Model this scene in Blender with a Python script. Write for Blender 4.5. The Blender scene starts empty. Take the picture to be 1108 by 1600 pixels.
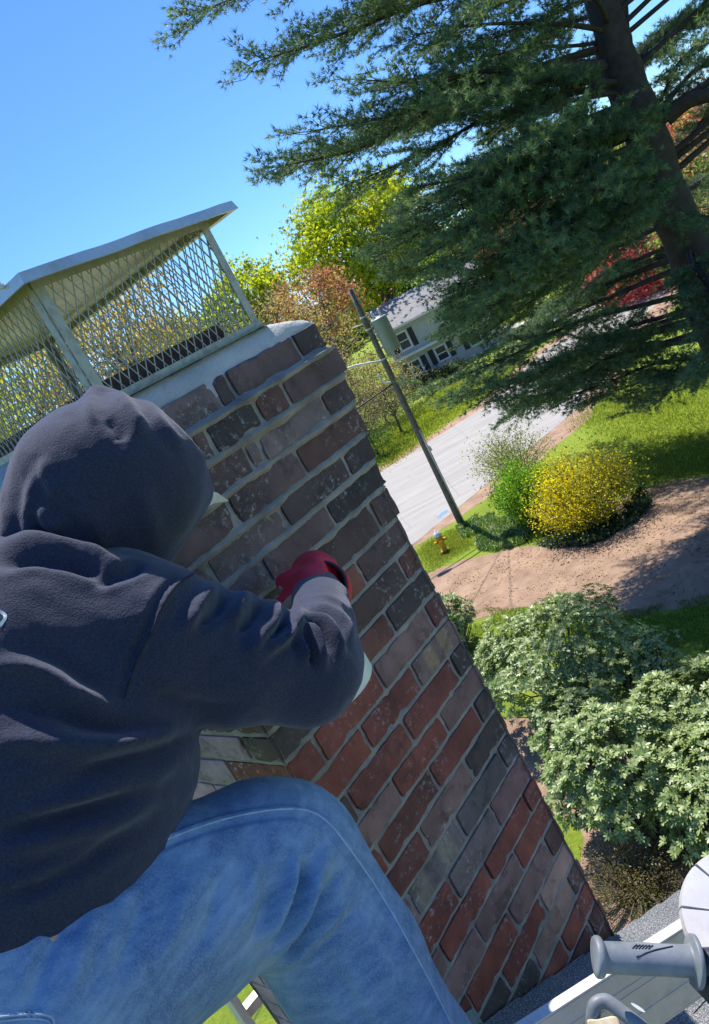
import bpy, math, random
import numpy as np
from mathutils import Vector, Matrix
from mathutils.bvhtree import BVHTree
random.seed(7); RNG = np.random.default_rng(11)
R = math.radians
scene = bpy.context.scene
COL = scene.collection

# ------------------------------------------------------------ camera
EYE = np.array([0.0, 0.0, 9.5])
FPX, PITCH, ROLL = 1223.0, R(14.3), R(28.16)
CX, CY, IW, IH = 554.0, 800.0, 1108, 1600
_n = np.array([math.sin(ROLL), math.cos(ROLL)])
_dn = np.array([_n[0]*math.cos(PITCH), _n[1]*math.cos(PITCH), math.sin(PITCH)])
_fw = np.array([0, 0, 1.]) - _dn*math.sin(PITCH); _fw /= np.linalg.norm(_fw)
_rt = np.cross(_dn, _fw)
MW = np.array([_rt, _fw, -_dn])                       # camera (x right, y down, z forward) -> world
cam_d = bpy.data.cameras.new('camera'); cam = bpy.data.objects.new('camera', cam_d); COL.objects.link(cam)
Rm = MW @ np.diag([1, -1, -1])
cam.matrix_world = Matrix([[*Rm[i], EYE[i]] for i in range(3)] + [[0, 0, 0, 1]])
cam_d.sensor_fit = 'VERTICAL'; cam_d.sensor_height = 24.0; cam_d.lens = 24.0*FPX/IH
cam_d.clip_start = 0.02; cam_d.clip_end = 3000
scene.camera = cam

# ------------------------------------------------------------ light
SUN_AZ, SUN_EL = R(-5), R(65)
world = bpy.data.worlds.new('World'); scene.world = world; world.use_nodes = True
wt = world.node_tree; bg = wt.nodes['Background']
sky = wt.nodes.new('ShaderNodeTexSky'); sky.sky_type = 'NISHITA'; sky.sun_disc = False
sky.sun_elevation = SUN_EL; sky.sun_rotation = SUN_AZ
sky.altitude = 500; sky.air_density = 1.0; sky.dust_density = 0.1; sky.ozone_density = 6.0
wb = wt.nodes.new('ShaderNodeMixRGB'); wb.blend_type = 'MULTIPLY'; wb.inputs[0].default_value = 1; wb.inputs[2].default_value = (.60, .85, 1.16, 1)   # the camera's cool white balance
wt.links.new(sky.outputs['Color'], wb.inputs[1]); wt.links.new(wb.outputs[0], bg.inputs['Color']); bg.inputs['Strength'].default_value = 0.108
sd = bpy.data.lights.new('sun', 'SUN'); sd.energy = 4.6; sd.angle = R(0.55); sd.color = (1.0, 0.95, 0.87)
sun = bpy.data.objects.new('sun', sd); COL.objects.link(sun)
sdir = Vector((math.sin(SUN_AZ)*math.cos(SUN_EL), math.cos(SUN_AZ)*math.cos(SUN_EL), math.sin(SUN_EL)))
sun.rotation_euler = sdir.to_track_quat('Z', 'Y').to_euler(); sun.location = (0, 0, 40)
scene.view_settings.view_transform = 'Standard'; scene.view_settings.look = 'None'
scene.view_settings.exposure = 0.72; scene.view_settings.gamma = 1.0
scene.cycles.max_bounces = 6; scene.cycles.transparent_max_bounces = 6

# ------------------------------------------------------------ numbers to places
def ray(x, y):
    r = MW @ np.array([x-CX, y-CY, FPX]); return r/np.linalg.norm(r)
def P(x, y, t): return EYE + ray(x, y)*t                       # t metres from the eye
def PH(x, y, d):
    r = ray(x, y); return EYE + r/np.hypot(r[0], r[1])*d        # d metres away over the ground
def G(x, y, z=0.0):
    r = ray(x, y); return EYE + r*((z-EYE[2])/r[2])
def PROJ(V):
    c = (np.asarray(V)-EYE) @ MW
    return np.stack([CX+FPX*c[..., 0]/c[..., 2], CY+FPX*c[..., 1]/c[..., 2]], -1), c[..., 2]
A1 = R(46.07); E1 = np.array([math.sin(A1), math.cos(A1), 0.]); E2 = np.array([-math.cos(A1), math.sin(A1), 0.])
C0 = np.array([-0.3264, 1.2790, EYE[2]])                      # near corner of the chimney at eye height
def UW(u, w, z):
    u, w, z = np.broadcast_arrays(np.asarray(u, float), np.asarray(w, float), np.asarray(z, float))
    return C0 + u[..., None]*E1 + w[..., None]*E2 + z[..., None]*np.array([0, 0, 1.])

# ------------------------------------------------------------ numpy noise
def _h(i, j, k, s):
    with np.errstate(over='ignore'):
        n = (i*374761393 + j*668265263 + k*2147483647 + s*144665).astype(np.int64) & 0xffffffff
        n = ((n ^ (n >> 13))*1274126177) & 0xffffffff
        n = ((n ^ (n >> 16))*2246822519) & 0xffffffff
    return ((n ^ (n >> 15)) & 0xffffff)/float(0xffffff)
def noise(Pn, s=0):
    Pn = np.asarray(Pn, float); F = np.floor(Pn).astype(np.int64); f = Pn-F; f = f*f*(3-2*f); r = 0
    for a in (0, 1):
        for b in (0, 1):
            for c in (0, 1):
                w = (f[..., 0] if a else 1-f[..., 0])*(f[..., 1] if b else 1-f[..., 1])*(f[..., 2] if c else 1-f[..., 2])
                r = r + w*_h(F[..., 0]+a, F[..., 1]+b, F[..., 2]+c, s)
    return r*2-1
def fbm(Pn, s=0, o=3):
    r = 0; a = 1.
    for i in range(o): r = r + a*noise(np.asarray(Pn)*(2.0**i), s+i); a *= .5
    return r/1.75

# ------------------------------------------------------------ materials
def mat(name, build):
    m = bpy.data.materials.new(name); m.use_nodes = True; nt = m.node_tree; nt.nodes.clear()
    out = nt.nodes.new('ShaderNodeOutputMaterial'); p = nt.nodes.new('ShaderNodeBsdfPrincipled')
    nt.links.new(p.outputs[0], out.inputs[0]); build(K(nt, p, out)); return m
class K:
    def __init__(s, nt, p, out): s.nt, s.p, s.out = nt, p, out
    def n(s, t, **kw):
        x = s.nt.nodes.new('ShaderNode'+t)
        for k, v in kw.items(): setattr(x, k, v)
        return x
    def l(s, a, b): s.nt.links.new(a, b)
    def coord(s, scale=(1, 1, 1), kind='Object', rot=(0, 0, 0)):
        t = s.n('TexCoord'); m = s.n('Mapping'); m.inputs['Scale'].default_value = scale; m.inputs['Rotation'].default_value = rot
        s.l(t.outputs[kind], m.inputs[0]); return m.outputs[0]
    def noise(s, sc, v=None, detail=4, rough=.55, dist=0):
        x = s.n('TexNoise'); x.inputs['Scale'].default_value = sc; x.inputs['Detail'].default_value = detail
        x.inputs['Roughness'].default_value = rough; x.inputs['Distortion'].default_value = dist
        if v is not None: s.l(v, x.inputs['Vector'])
        return x.outputs['Fac']
    def ramp(s, f, *st):
        x = s.n('ValToRGB'); e = x.color_ramp.elements
        while len(e) < len(st): e.new(.5)
        for i, (q, c) in enumerate(st):
            e[i].position = q; e[i].color = (*(c if hasattr(c, '__len__') else (c, c, c)), 1)
        s.l(f, x.inputs[0]); return x.outputs[0]
    def mix(s, f, a, b, mode='MIX'):
        x = s.n('MixRGB', blend_type=mode)
        for i, v in enumerate((f, a, b)):
            if isinstance(v, (int, float)): x.inputs[i].default_value = v if i == 0 else (v, v, v, 1)
            elif isinstance(v, tuple): x.inputs[i].default_value = (*v, 1)
            else: s.l(v, x.inputs[i])
        return x.outputs[0]
    def attr(s, nm): x = s.n('Attribute'); x.attribute_name = nm; return x.outputs['Color']
    def col(s, c):
        if isinstance(c, tuple): s.p.inputs['Base Color'].default_value = (*c, 1)
        else: s.l(c, s.p.inputs['Base Color'])
    def set(s, **kw):
        for k, v in kw.items(): s.p.inputs[k.replace('_', ' ')].default_value = v
    def bump(s, h, strength=.5, dist=.01):
        b = s.n('Bump'); b.inputs['Strength'].default_value = strength; b.inputs['Distance'].default_value = dist
        s.l(h, b.inputs['Height']); s.l(b.outputs[0], s.p.inputs['Normal'])
M = {}
def _brick(k):
    v = k.coord(); a = k.attr('tint')
    m = k.ramp(k.noise(9, v, 5, .6), (.3, .6), (.7, 1.3))
    c = k.mix(1, a, m, 'MULTIPLY')
    soot = k.ramp(k.noise(16, v, 6, .7, .6), (.52, 0.), (.72, .75)); c = k.mix(soot, c, (.022, .018, .019))
    ef = k.ramp(k.noise(70, v, 8, .8), (.54, 0.), (.66, 1.)); ef2 = k.ramp(k.noise(8, v, 3, .6), (.46, 0.), (.62, .8))
    c = k.mix(k.mix(1, ef, ef2, 'MULTIPLY'), c, (.52, .49, .47))
    k.col(c); k.set(Roughness=.82)
    k.bump(k.mix(.5, k.noise(45, v, 8, .7), k.noise(240, v, 4, .6)), .55, .005)
M['brick'] = mat('brick', _brick)
def _mortar(k):
    v = k.coord(); c = k.ramp(k.noise(14, v, 6, .65), (.28, (.165, .145, .125)), (.5, (.295, .268, .235)), (.75, (.41, .365, .30)))
    d = k.ramp(k.noise(38, v, 6, .7), (.62, 0.), (.75, .6)); c = k.mix(d, c, (.06, .055, .05))
    k.col(c); k.set(Roughness=.9); k.bump(k.noise(150, v, 8, .7), .7, .005)
M['mortar'] = mat('mortar', _mortar)
def _crown(k):
    v = k.coord(); c = k.ramp(k.noise(7, v, 7, .65), (.3, (.36, .36, .35)), (.55, (.50, .50, .48)), (.8, (.58, .56, .52)))
    d = k.ramp(k.noise(70, v, 5, .75), (.60, 0.), (.72, .5)); c = k.mix(d, c, (.16, .15, .14))
    k.col(c); k.set(Roughness=.85); k.bump(k.noise(120, v, 8, .7), .6, .006)
M['crown'] = mat('crown_mortar', _crown)
def _metal(base, rough, metal=1., spots=(.2, .2, .18), sc=30):
    def f(k):
        v = k.coord(); n = k.noise(sc, v, 6, .7); c = k.mix(k.ramp(n, (.45, 0.), (.75, .7)), base, spots)
        k.col(c); k.set(Metallic=metal, Roughness=rough)
        k.l(k.ramp(k.noise(sc*2, v, 4), (.3, rough*.8), (.7, min(1, rough*1.3))), k.p.inputs['Roughness'])
        k.bump(k.noise(sc*.6, v, 3), .12, .004)
    return f
M['galv'] = mat('galvanised_steel', _metal((.38, .38, .33), .5, .5, (.22, .19, .15), 45))
M['cap'] = mat('cap_sheet', _metal((.62, .62, .56), .38, .7, (.36, .34, .28), 18))
M['alu'] = mat('aluminium', _metal((.62, .60, .575), .5, .35, (.42, .40, .38), 25))
M['blade'] = mat('blade_metal', _metal((.56, .55, .57), .5, .2, (.42, .36, .34), 30))
M['clay'] = mat('flue_clay', _metal((.10, .045, .035), .85, 0., (.04, .02, .02)))
def plain(name, c, rough=.6, var=.25, sc=20, metal=0., bump=.1):
    def f(k):
        v = k.coord(); n = k.ramp(k.noise(sc, v, 5, .6), (.3, 1-var), (.7, 1+var)); k.col(k.mix(1, c, n, 'MULTIPLY'))
        k.set(Roughness=rough, Metallic=metal)
        if bump: k.bump(k.noise(sc*4, v, 4), bump, .004)
    M[name] = mat(name, f)
plain('rubber', (.19, .21, .235), .5, .35, 22, 0, .12)
plain('dark_plastic', (.03, .032, .04), .4); plain('black_trim', (.012, .012, .018), .7)
plain('glove_red', (.62, .012, .035), .55, .12, 40); plain('white_plastic', (.72, .75, .74), .45, .06, 10)
plain('skin', (.48, .27, .2), .5, .08, 20); plain('leather', (.09, .055, .03), .6); plain('visor', (.62, .6, .54), .7, .08, 30)
plain('siding', (.46, .48, .45), .7, .1, 3); plain('trim_white', (.75, .75, .73), .6, .05, 6); plain('far_roof', (.25, .245, .245), .9, .15, 2)
plain('shutter', (.02, .022, .03), .6); plain('window_glass', (.04, .05, .06), .12, .1, 1, 0, 0)
plain('pole_wood', (.15, .13, .11), .85, .35, 9, 0, .4); plain('bark', (.05, .036, .03), .9, .4, 5, 0, .6)
plain('bark_grey', (.13, .11, .09), .9, .3, 6, 0, .4); plain('hydrant_yellow', (.72, .36, .01), .5, .1, 12); plain('hydrant_cap', (.6, .62, .66), .5, .1, 12)
plain('transformer_grey', (.24, .30, .29), .5, .08, 4); plain('wire', (.02, .02, .02), .6, .1); plain('seam', (.014, .016, .028), .95, .2, 80); plain('lead', (.22, .27, .28), .55, .3, 15, .2, .4)
plain('zip', (.55, .5, .4), .3, .1, 10, .8)
def _wood(k):
    v = k.coord((60, 60, 6)); c = k.ramp(k.noise(1, v, 6, .6, 1.5), (.3, (.45, .33, .18)), (.6, (.72, .6, .42))); k.col(c); k.set(Roughness=.7)
M['wood'] = mat('pale_wood', _wood)
def _shingle(k):
    v = k.coord(); n = k.noise(330, v, 2, .6); c = k.ramp(n, (.32, (.03, .032, .035)), (.48, (.13, .135, .14)), (.60, (.30, .30, .30)), (.72, (.62, .61, .6)))
    c = k.mix(1, c, k.ramp(k.noise(5, v, 4), (.3, .7), (.7, 1.1)), 'MULTIPLY')
    k.col(c); k.set(Roughness=.9); k.bump(n, .8, .003)
M['shingle'] = mat('shingles', _shingle)
def _hood(k):
    v = k.coord(); n = k.noise(420, v, 3, .6); c = k.ramp(n, (.33, (.010, .014, .034)), (.7, (.030, .036, .070)))
    f = k.coord((1, 1, 3.)); c = k.mix(k.ramp(k.noise(700, f, 2, .5), (.58, 0.), (.78, .35)), c, (.12, .12, .15))
    k.col(c); k.set(Roughness=.95)
    k.p.inputs['Sheen Weight'].default_value = .28; k.p.inputs['Sheen Roughness'].default_value = .45
    k.p.inputs['Sheen Tint'].default_value = (.75, .75, .9, 1)
    k.bump(k.mix(.3, n, k.noise(90, v, 5, .65)), .5, .0035)
M['hoodie'] = mat('hoodie_fleece', _hood)
def _denim(k):
    a = k.coord((1, 1, 1), rot=(0.4, .5, .3)); tw = k.n('TexWave'); tw.inputs['Scale'].default_value = 330; tw.inputs['Distortion'].default_value = 9; tw.inputs['Detail'].default_value = 2
    k.l(a, tw.inputs['Vector'])
    v = k.coord(); big = k.noise(9, v, 5, .6); st = k.noise(1, k.coord((5, 60, 60), rot=(0, .3, .4)), 5, .65)
    c = k.ramp(big, (.32, (.042, .10, .23)), (.52, (.105, .20, .37)), (.72, (.27, .39, .54)))
    c = k.mix(k.ramp(st, (.35, .0), (.75, .65)), c, (.33, .46, .64))
    c = k.mix(k.ramp(k.noise(4.2, v, 3, .5), (.5, 0.), (.75, .2)), c, (.36, .48, .64)); c = k.mix(k.ramp(k.noise(1, k.coord((16, 16, 90), rot=(.5, .2, 0)), 4, .6), (.45, 0.), (.7, .6)), c, (.06, .13, .28))
    c = k.mix(k.ramp(k.noise(520, v, 2, .6), (.4, 0.), (.7, .5)), c, (.30, .42, .60))
    c = k.mix(k.ramp(tw.outputs['Fac'], (.3, .0), (.8, .10)), c, (.03, .07, .18))
    k.col(c); k.set(Roughness=.85); k.bump(k.mix(.8, tw.outputs['Fac'], k.noise(380, v, 3, .7)), .4, .002)
M['denim'] = mat('denim', _denim)
plain('thread', (.36, .46, .60), .8, .2, 80)
def leafmat(name, trans=.35, rough=.5, spec=.4):
    def f(k):
        a = k.attr('tint'); k.col(a); k.set(Roughness=rough); k.p.inputs['Specular IOR Level'].default_value = spec
        t = k.n('BsdfTranslucent'); k.l(k.mix(1, a, (1.25, 1.2, .7), 'MULTIPLY'), t.inputs[0]); m = k.n('MixShader'); m.inputs[0].default_value = trans
        k.l(k.p.outputs[0], m.inputs[1]); k.l(t.outputs[0], m.inputs[2]); k.l(m.outputs[0], k.out.inputs[0])
    M[name] = mat(name, f)
leafmat('leaf', .5); leafmat('needle', .4, .5); leafmat('rhodo_leaf', .25, .42, .5)
def _lawn(k):
    v = k.coord(); c = k.ramp(k.noise(.35, v, 6, .6), (.3, (.18, .25, .012)), (.55, (.28, .36, .018)), (.75, (.40, .43, .05)))
    c = k.mix(k.ramp(k.noise(9, v, 5, .7), (.35, .6), (.65, 0.)), c, (.09, .18, .012))
    c = k.mix(k.ramp(k.noise(1.6, v, 6, .7), (.60, 0.), (.72, .55)), c, (.36, .30, .12))
    k.col(c); k.set(Roughness=.95); k.bump(k.noise(18, v, 8, .8), .9, .08)
M['lawn'] = mat('lawn', _lawn)
def _dirt(k):
    v = k.coord(); c = k.ramp(k.noise(1.2, v, 8, .7), (.3, (.22, .135, .09)), (.55, (.36, .235, .16)), (.75, (.46, .33, .23)))
    c = k.mix(k.ramp(k.noise(26, v, 5, .75), (.60, 0.), (.68, .6)), c, (.48, .38, .24))
    c = k.mix(k.ramp(k.noise(14, v, 5, .7), (.60, 0.), (.75, .5)), c, (.10, .06, .045))
    k.col(c); k.set(Roughness=.95); k.bump(k.noise(16, v, 8, .8), .7, .06)
M['dirt'] = mat('bare_earth', _dirt)
def _road(k):
    v = k.coord(); s = k.coord((.25, 1.6, 1), rot=(0, 0, R(-36)))
    c = k.ramp(k.noise(1.1, s, 6, .65), (.3, (.31, .295, .275)), (.7, (.45, .425, .395)))
    c = k.mix(k.ramp(k.noise(30, v, 5, .7), (.4, .35), (.7, 0.)), c, (.16, .16, .16))
    vo = k.n('TexVoronoi', feature='DISTANCE_TO_EDGE'); vo.inputs['Scale'].default_value = .22; k.l(k.mix(.12, v, k.noise(2, v, 4), 'ADD'), vo.inputs['Vector'])
    c = k.mix(k.ramp(vo.outputs[0], (.001, .4), (.004, 0.)), c, (.10, .10, .10))
    k.col(c); k.set(Roughness=.95); k.bump(k.noise(60, v, 4), .3, .01)
M['road'] = mat('asphalt', _road)
plain('blue_paint', (.12, .25, .6), .8, .3, 5); plain('path_concrete', (.5, .49, .46), .9, .1, 2)

# ------------------------------------------------------------ object helpers
def mesh(name, V, F, m=None, parent=None, tint=None, smooth=False):
    """V (n,3) world coords, F list of faces or (m,3|4) array."""
    V = np.asarray(V, np.float32); me = bpy.data.meshes.new(name)
    if isinstance(F, np.ndarray):
        nf, k = F.shape; me.vertices.add(len(V)); me.vertices.foreach_set('co', V.ravel())
        me.loops.add(nf*k); me.loops.foreach_set('vertex_index', F.astype(np.int32).ravel())
        me.polygons.add(nf); me.polygons.foreach_set('loop_start', np.arange(0, nf*k, k, dtype=np.int32))
        try: me.polygons.foreach_set('loop_total', np.full(nf, k, np.int32))
        except Exception: pass
        me.update(calc_edges=True)
    else:
        me.from_pydata([tuple(map(float, v)) for v in V], [], [tuple(map(int, f)) for f in F]); me.update()
    if tint is not None:
        ca = me.color_attributes.new('tint', 'FLOAT_COLOR', 'POINT')
        t = np.ones((len(V), 4), np.float32); t[:, :3] = tint; ca.data.foreach_set('color', t.ravel())
    if smooth: me.polygons.foreach_set('use_smooth', np.ones(len(me.polygons), bool))
    if m: me.materials.append(M[m] if isinstance(m, str) else m)
    me.validate(); o = bpy.data.objects.new(name, me); COL.objects.link(o)
    if parent is not None:
        o.parent = parent; o.matrix_parent_inverse = pinv(parent)
    return o
def pinv(p):
    return Matrix.Translation(p.location).inverted() if p.type == 'EMPTY' else Matrix.Identity(4)   # every mesh keeps world coordinates
def tag(o, label=None, cat=None, group=None, kind=None):
    if label: o['label'] = label
    if cat: o['category'] = cat
    if group: o['group'] = group
    if kind: o['kind'] = kind
    return o
def empty(name, loc, label, cat, group=None):
    o = bpy.data.objects.new(name, None); COL.objects.link(o); o.location = tuple(map(float, loc)); o.empty_display_size = .2
    return tag(o, label, cat, group)
def smooth_path(pts, n):
    pts = np.asarray(pts, float); s = np.linspace(0, len(pts)-1, n); i = np.minimum(s.astype(int), len(pts)-2); f = (s-i)[:, None]
    p0 = pts[np.maximum(i-1, 0)]; p1 = pts[i]; p2 = pts[i+1]; p3 = pts[np.minimum(i+2, len(pts)-1)]
    return .5*((2*p1)+(-p0+p2)*f+(2*p0-5*p1+4*p2-p3)*f*f+(-p0+3*p1-3*p2+p3)*f**3)
class MB:
    def __init__(s): s.V = []; s.F = []; s.n = 0
    def add(s, V, F):
        V = np.asarray(V, float); s.V.append(V); s.F += [tuple(i+s.n for i in f) for f in F]; s.n += len(V); return s
    def box(s, c, ax, hx, hy, hz):
        """centre, 3x3 axes rows, half sizes"""
        ax = np.asarray(ax, float); c = np.asarray(c, float); V = []
        for a in (-1, 1):
            for b in (-1, 1):
                for d in (-1, 1): V.append(c+a*hx*ax[0]+b*hy*ax[1]+d*hz*ax[2])
        return s.add(V, [(0, 1, 3, 2), (4, 6, 7, 5), (0, 4, 5, 1), (2, 3, 7, 6), (0, 2, 6, 4), (1, 5, 7, 3)])
    def tube(s, pts, rad, k=8, cap=True):
        pts = np.asarray(pts, float); n = len(pts); rad = np.broadcast_to(np.asarray(rad, float), (n,))
        T = np.gradient(pts, axis=0); T /= np.linalg.norm(T, axis=1)[:, None]+1e-12
        up = np.array([0, 0, 1.]) if abs(T[0][2]) < .9 else np.array([1., 0, 0]); V = []
        a = np.cross(T[0], up); a /= np.linalg.norm(a)
        for i in range(n):
            a = a-T[i]*np.dot(a, T[i]); a /= np.linalg.norm(a)+1e-12; b = np.cross(T[i], a)
            for j in range(k):
                th = 2*math.pi*j/k; V.append(pts[i]+rad[i]*(math.cos(th)*a+math.sin(th)*b))
        F = [(i*k+j, i*k+(j+1) % k, (i+1)*k+(j+1) % k, (i+1)*k+j) for i in range(n-1) for j in range(k)]
        if cap: F += [tuple(range(k))[::-1], tuple((n-1)*k+j for j in range(k))]
        return s.add(V, F)
    def lathe(s, c, axis, prof, k=24):
        """prof: list of (along, radius)"""
        c = np.asarray(c, float); ax = np.array(axis, float); ax = ax/np.linalg.norm(ax)
        up = np.array([0, 0, 1.]) if abs(ax[2]) < .9 else np.array([1., 0, 0]); a = np.cross(ax, up); a /= np.linalg.norm(a); b = np.cross(ax, a)
        V = [c+ax*h+r*(math.cos(2*math.pi*j/k)*a+math.sin(2*math.pi*j/k)*b) for h, r in prof for j in range(k)]
        n = len(prof); F = [(i*k+j, i*k+(j+1) % k, (i+1)*k+(j+1) % k, (i+1)*k+j) for i in range(n-1) for j in range(k)]
        F += [tuple(range(k))[::-1], tuple((n-1)*k+j for j in range(k))]
        return s.add(V, F)
    def build(s, name, m, parent=None, smooth=False, bevel=0):
        o = mesh(name, np.concatenate(s.V), s.F, m, parent, smooth=smooth)
        if bevel:
            b = o.modifiers.new('bevel', 'BEVEL'); b.width = bevel; b.segments = 2; b.limit_method = 'ANGLE'
        return o
UWZ = np.array([E1, E2, [0, 0, 1.]])
EY3 = np.eye(3)
def grid(nu, nv):
    i = np.arange(nu-1)[:, None]*nv+np.arange(nv-1)[None, :]
    return np.stack([i, i+nv, i+nv+1, i+1], -1).reshape(-1, 4)

# ============================================================ GROUND AND ROAD
gx = np.concatenate([[-900, -400, -160], np.linspace(-60, 90, 61), [160, 400, 900]]); gy = np.concatenate([[-300, -60], np.linspace(-10, 150, 65), [220, 400, 900]])
X, Y = np.meshgrid(gx, gy, indexing='ij'); Z = -0.0*X
tag(mesh('ground', np.stack([X, Y, Z], -1).reshape(-1, 3), grid(len(gx), len(gy)), 'lawn'), kind='structure')
def sheet(name, px, z, m, jit=.12, world=None, step=.35, seed=0):
    pts = np.array([G(*p) for p in px])[:, :2] if world is None else np.array(world, float)
    out = []
    for i in range(len(pts)):
        a, b = pts[i], pts[(i+1) % len(pts)]; n = max(1, int(np.linalg.norm(b-a)/step))
        for j in range(n):
            q = a+(b-a)*j/n; v = np.array([q[0]*1.3, q[1]*1.3, seed])
            out.append([q[0]+jit*(noise(v)+.6*noise(v*3.1)), q[1]+jit*(noise(v+50)+.6*noise(v*3.1+9)), z])
    return tag(mesh(name, out, [tuple(range(len(out)))], m), kind='structure')
sheet('dirt_verge', None, .004, 'dirt', .22, [(-6, 23.5), (1.3, 28.2), (5.2, 29.2), (10.4, 32.0), (14, 35.8), (22, 44.5), (30, 52.5), (29, 54.5), (20, 47), (9, 35), (-6, 27)], seed=3)
sheet('dirt_verge', None, .004, 'dirt', .2, [(-6, 36.2), (2.2, 42.0), (9.4, 43.8), (15.6, 50.6), (22.6, 53.6), (32, 62), (31.5, 63.2), (22, 54.9), (15, 52.3), (9.2, 45.9), (2.2, 43.8), (-6, 38)], seed=5)
sheet('road', None, .010, 'road', .06, [(-30, 6.5), (-6, 23.0+1.8), (1.5, 28.6), (5.9, 31.3), (11.2, 34.6), (20.3, 45.4), (28, 53), (34, 60), (60, 92), (54, 94), (31, 62), (22.8, 54.0), (15.6, 51.0), (9.6, 44.6), (2.3, 42.4), (-6, 36.6), (-30, 19)], seed=8)
sheet('driveway', None, .015, 'path_concrete', .03, [(21, 55), (24, 57.5), (20, 73), (17, 72)], seed=8)
sheet('front_path', None, .015, 'path_concrete', .03, [(12.2, 66.2), (12.9, 65.2), (19.5, 70.5), (18.9, 71.4)], seed=8)
sheet('dirt_bed', [(660, 900), (690, 885), (755, 868), (835, 852), (900, 812), (975, 775), (1060, 748), (1180, 735), (1230, 900), (1108, 942), (985, 960), (930, 950), (870, 945), (800, 950), (700, 975), (600, 1000), (560, 960)], .004, 'dirt', .2, seed=9)
sheet('dirt_patch', [(900, 1280), (985, 1250), (1108, 1290), (1200, 1400), (1108, 1500), (1010, 1490), (950, 1445), (905, 1370)], .004, 'dirt', .15, seed=10)
sheet('dirt_patch', [(700, 1150), (800, 1120), (960, 1130), (1000, 1200), (900, 1290), (780, 1230)], .004, 'dirt', .15, seed=12)
mk = [G(*p, .014) for p in [(683, 808), (690, 800), (699, 796), (700, 799), (692, 804), (685, 811)]]
tag(mesh('paint_marking', mk, [tuple(range(6))], 'blue_paint'), kind='structure')

# ============================================================ LEAF / TREE BUILDERS
def leaves(cent, dirs, size, asp, seed=0, fold=.25):
    """rhombic leaves: centre (n,3), long-axis dirs (n,3), size (n,)"""
    rg = np.random.default_rng(seed+100003); n = len(cent); d = dirs/np.linalg.norm(dirs, axis=1)[:, None]
    r = rg.normal(size=(n, 3)); s = np.cross(d, r); s /= np.linalg.norm(s, axis=1)[:, None]; nn = np.cross(d, s)
    L = size[:, None]; W = L*asp
    V = np.stack([cent-d*L*.5, cent+s*W*.5+nn*W*fold, cent+d*L*.5, cent-s*W*.5+nn*W*fold], 1).reshape(-1, 3)
    return V, np.arange(n*4).reshape(-1, 4)
def tints(n, cols, seed, var=.18, idx=None):
    rg = np.random.default_rng(seed); cols = np.array(cols, float)
    i = rg.integers(0, len(cols), n) if idx is None else idx
    return np.clip(cols[i]*(1+var*rg.normal(size=(n, 1))), .002, 1)
def crown_pts(c, rad, nclump, per, spread, seed, fill=.5, flat=0., drop=.25):
    rg = np.random.default_rng(seed); c = np.asarray(c, float); rad = np.asarray(rad, float)
    d = rg.normal(size=(nclump, 3)); d /= np.linalg.norm(d, axis=1)[:, None]
    r = fill+(1-fill)*rg.random(nclump)**.6; r *= (1+.22*noise(d*2.2+seed)+.12*noise(d*5+seed))
    K_ = c+d*rad*r[:, None]
    keep = noise(d*3.1+seed*1.7) > -.75+drop; K_ = K_[keep]; n = len(K_)
    idx = np.repeat(np.arange(n), per); sp = spread*(.5+rg.random(n))[idx]
    p = K_[idx]+rg.normal(size=(n*per, 3))*sp[:, None]*np.array([1, 1, .7])
    return p, idx, K_
def tree(name, label, base, h, rad, cols, seed, nclump=260, per=34, leaf=.16, spread=.45, trunk_r=.2, group='trees behind the road', barkm='bark_grey', ch=.6, drop=.25, cat='tree', twigs=True):
    base = np.array([base[0], base[1], 0.]); root = empty(name, base, label, cat, group)
    c = base+np.array([0, 0, h-rad[2]])
    p, idx, K_ = crown_pts(c, rad, nclump, per, spread, seed, drop=drop); rg = np.random.default_rng(seed)
    V, F = leaves(p, rg.normal(size=p.shape), leaf*(.6+.8*rg.random(len(p))), .62, seed)
    ct = tints(len(K_), cols, seed+1, .15)[idx]*(1+.16*rg.normal(size=(len(p), 1)))
    mesh('crown', V, F, 'leaf', root, np.repeat(np.clip(ct, .002, 1), 4, 0))
    b = MB(); top = c+np.array([0, 0, rad[2]*.5]); zz = np.linspace(0, 1, 7)[:, None]
    tp = base*(1-zz)+top*zz+np.array([noise(np.stack([zz[:, 0]*3, zz[:, 0]*0+seed, zz[:, 0]*0], -1)), noise(np.stack([zz[:, 0]*3, zz[:, 0]*0+seed+9, zz[:, 0]*0], -1)), zz[:, 0]*0]).T*.3*zz
    b.tube(tp, trunk_r*(1-.8*zz[:, 0]), 7)
    if twigs:
        for q in K_[:: max(1, len(K_)//46)]:
            a = tp[int(rg.integers(2, 6))]; m_ = (a+q)/2+np.array([0, 0, .12*np.linalg.norm(q-a)]); b.tube([a, m_, q], [trunk_r*.3, trunk_r*.17, trunk_r*.05], 4, False)
    b.build('trunk', barkm, root, True)
    return root
YG = [(.40, .47, .03), (.50, .54, .04), (.30, .40, .03)]; OR = [(.52, .36, .10), (.44, .32, .12), (.56, .45, .15), (.34, .34, .08)]
RD = [(.40, .17, .12), (.33, .15, .10), (.42, .27, .12)]; PK = [(.55, .13, .16), (.45, .10, .13), (.6, .24, .25)]
GR = [(.11, .20, .04), (.16, .26, .045), (.08, .15, .035)]; BR = [(.34, .29, .15), (.27, .24, .14), (.40, .36, .16)]
def T(px, py, d, h_over, rad, cols, seed, label, **k):
    """tree whose crown centre is seen at px,py at ground distance d"""
    c = PH(px, py, d); h = c[2]+rad[2]; return tree(k.pop('name', 'broadleaf_tree'), label, c[:2], h, rad, cols, seed, **k)
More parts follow.
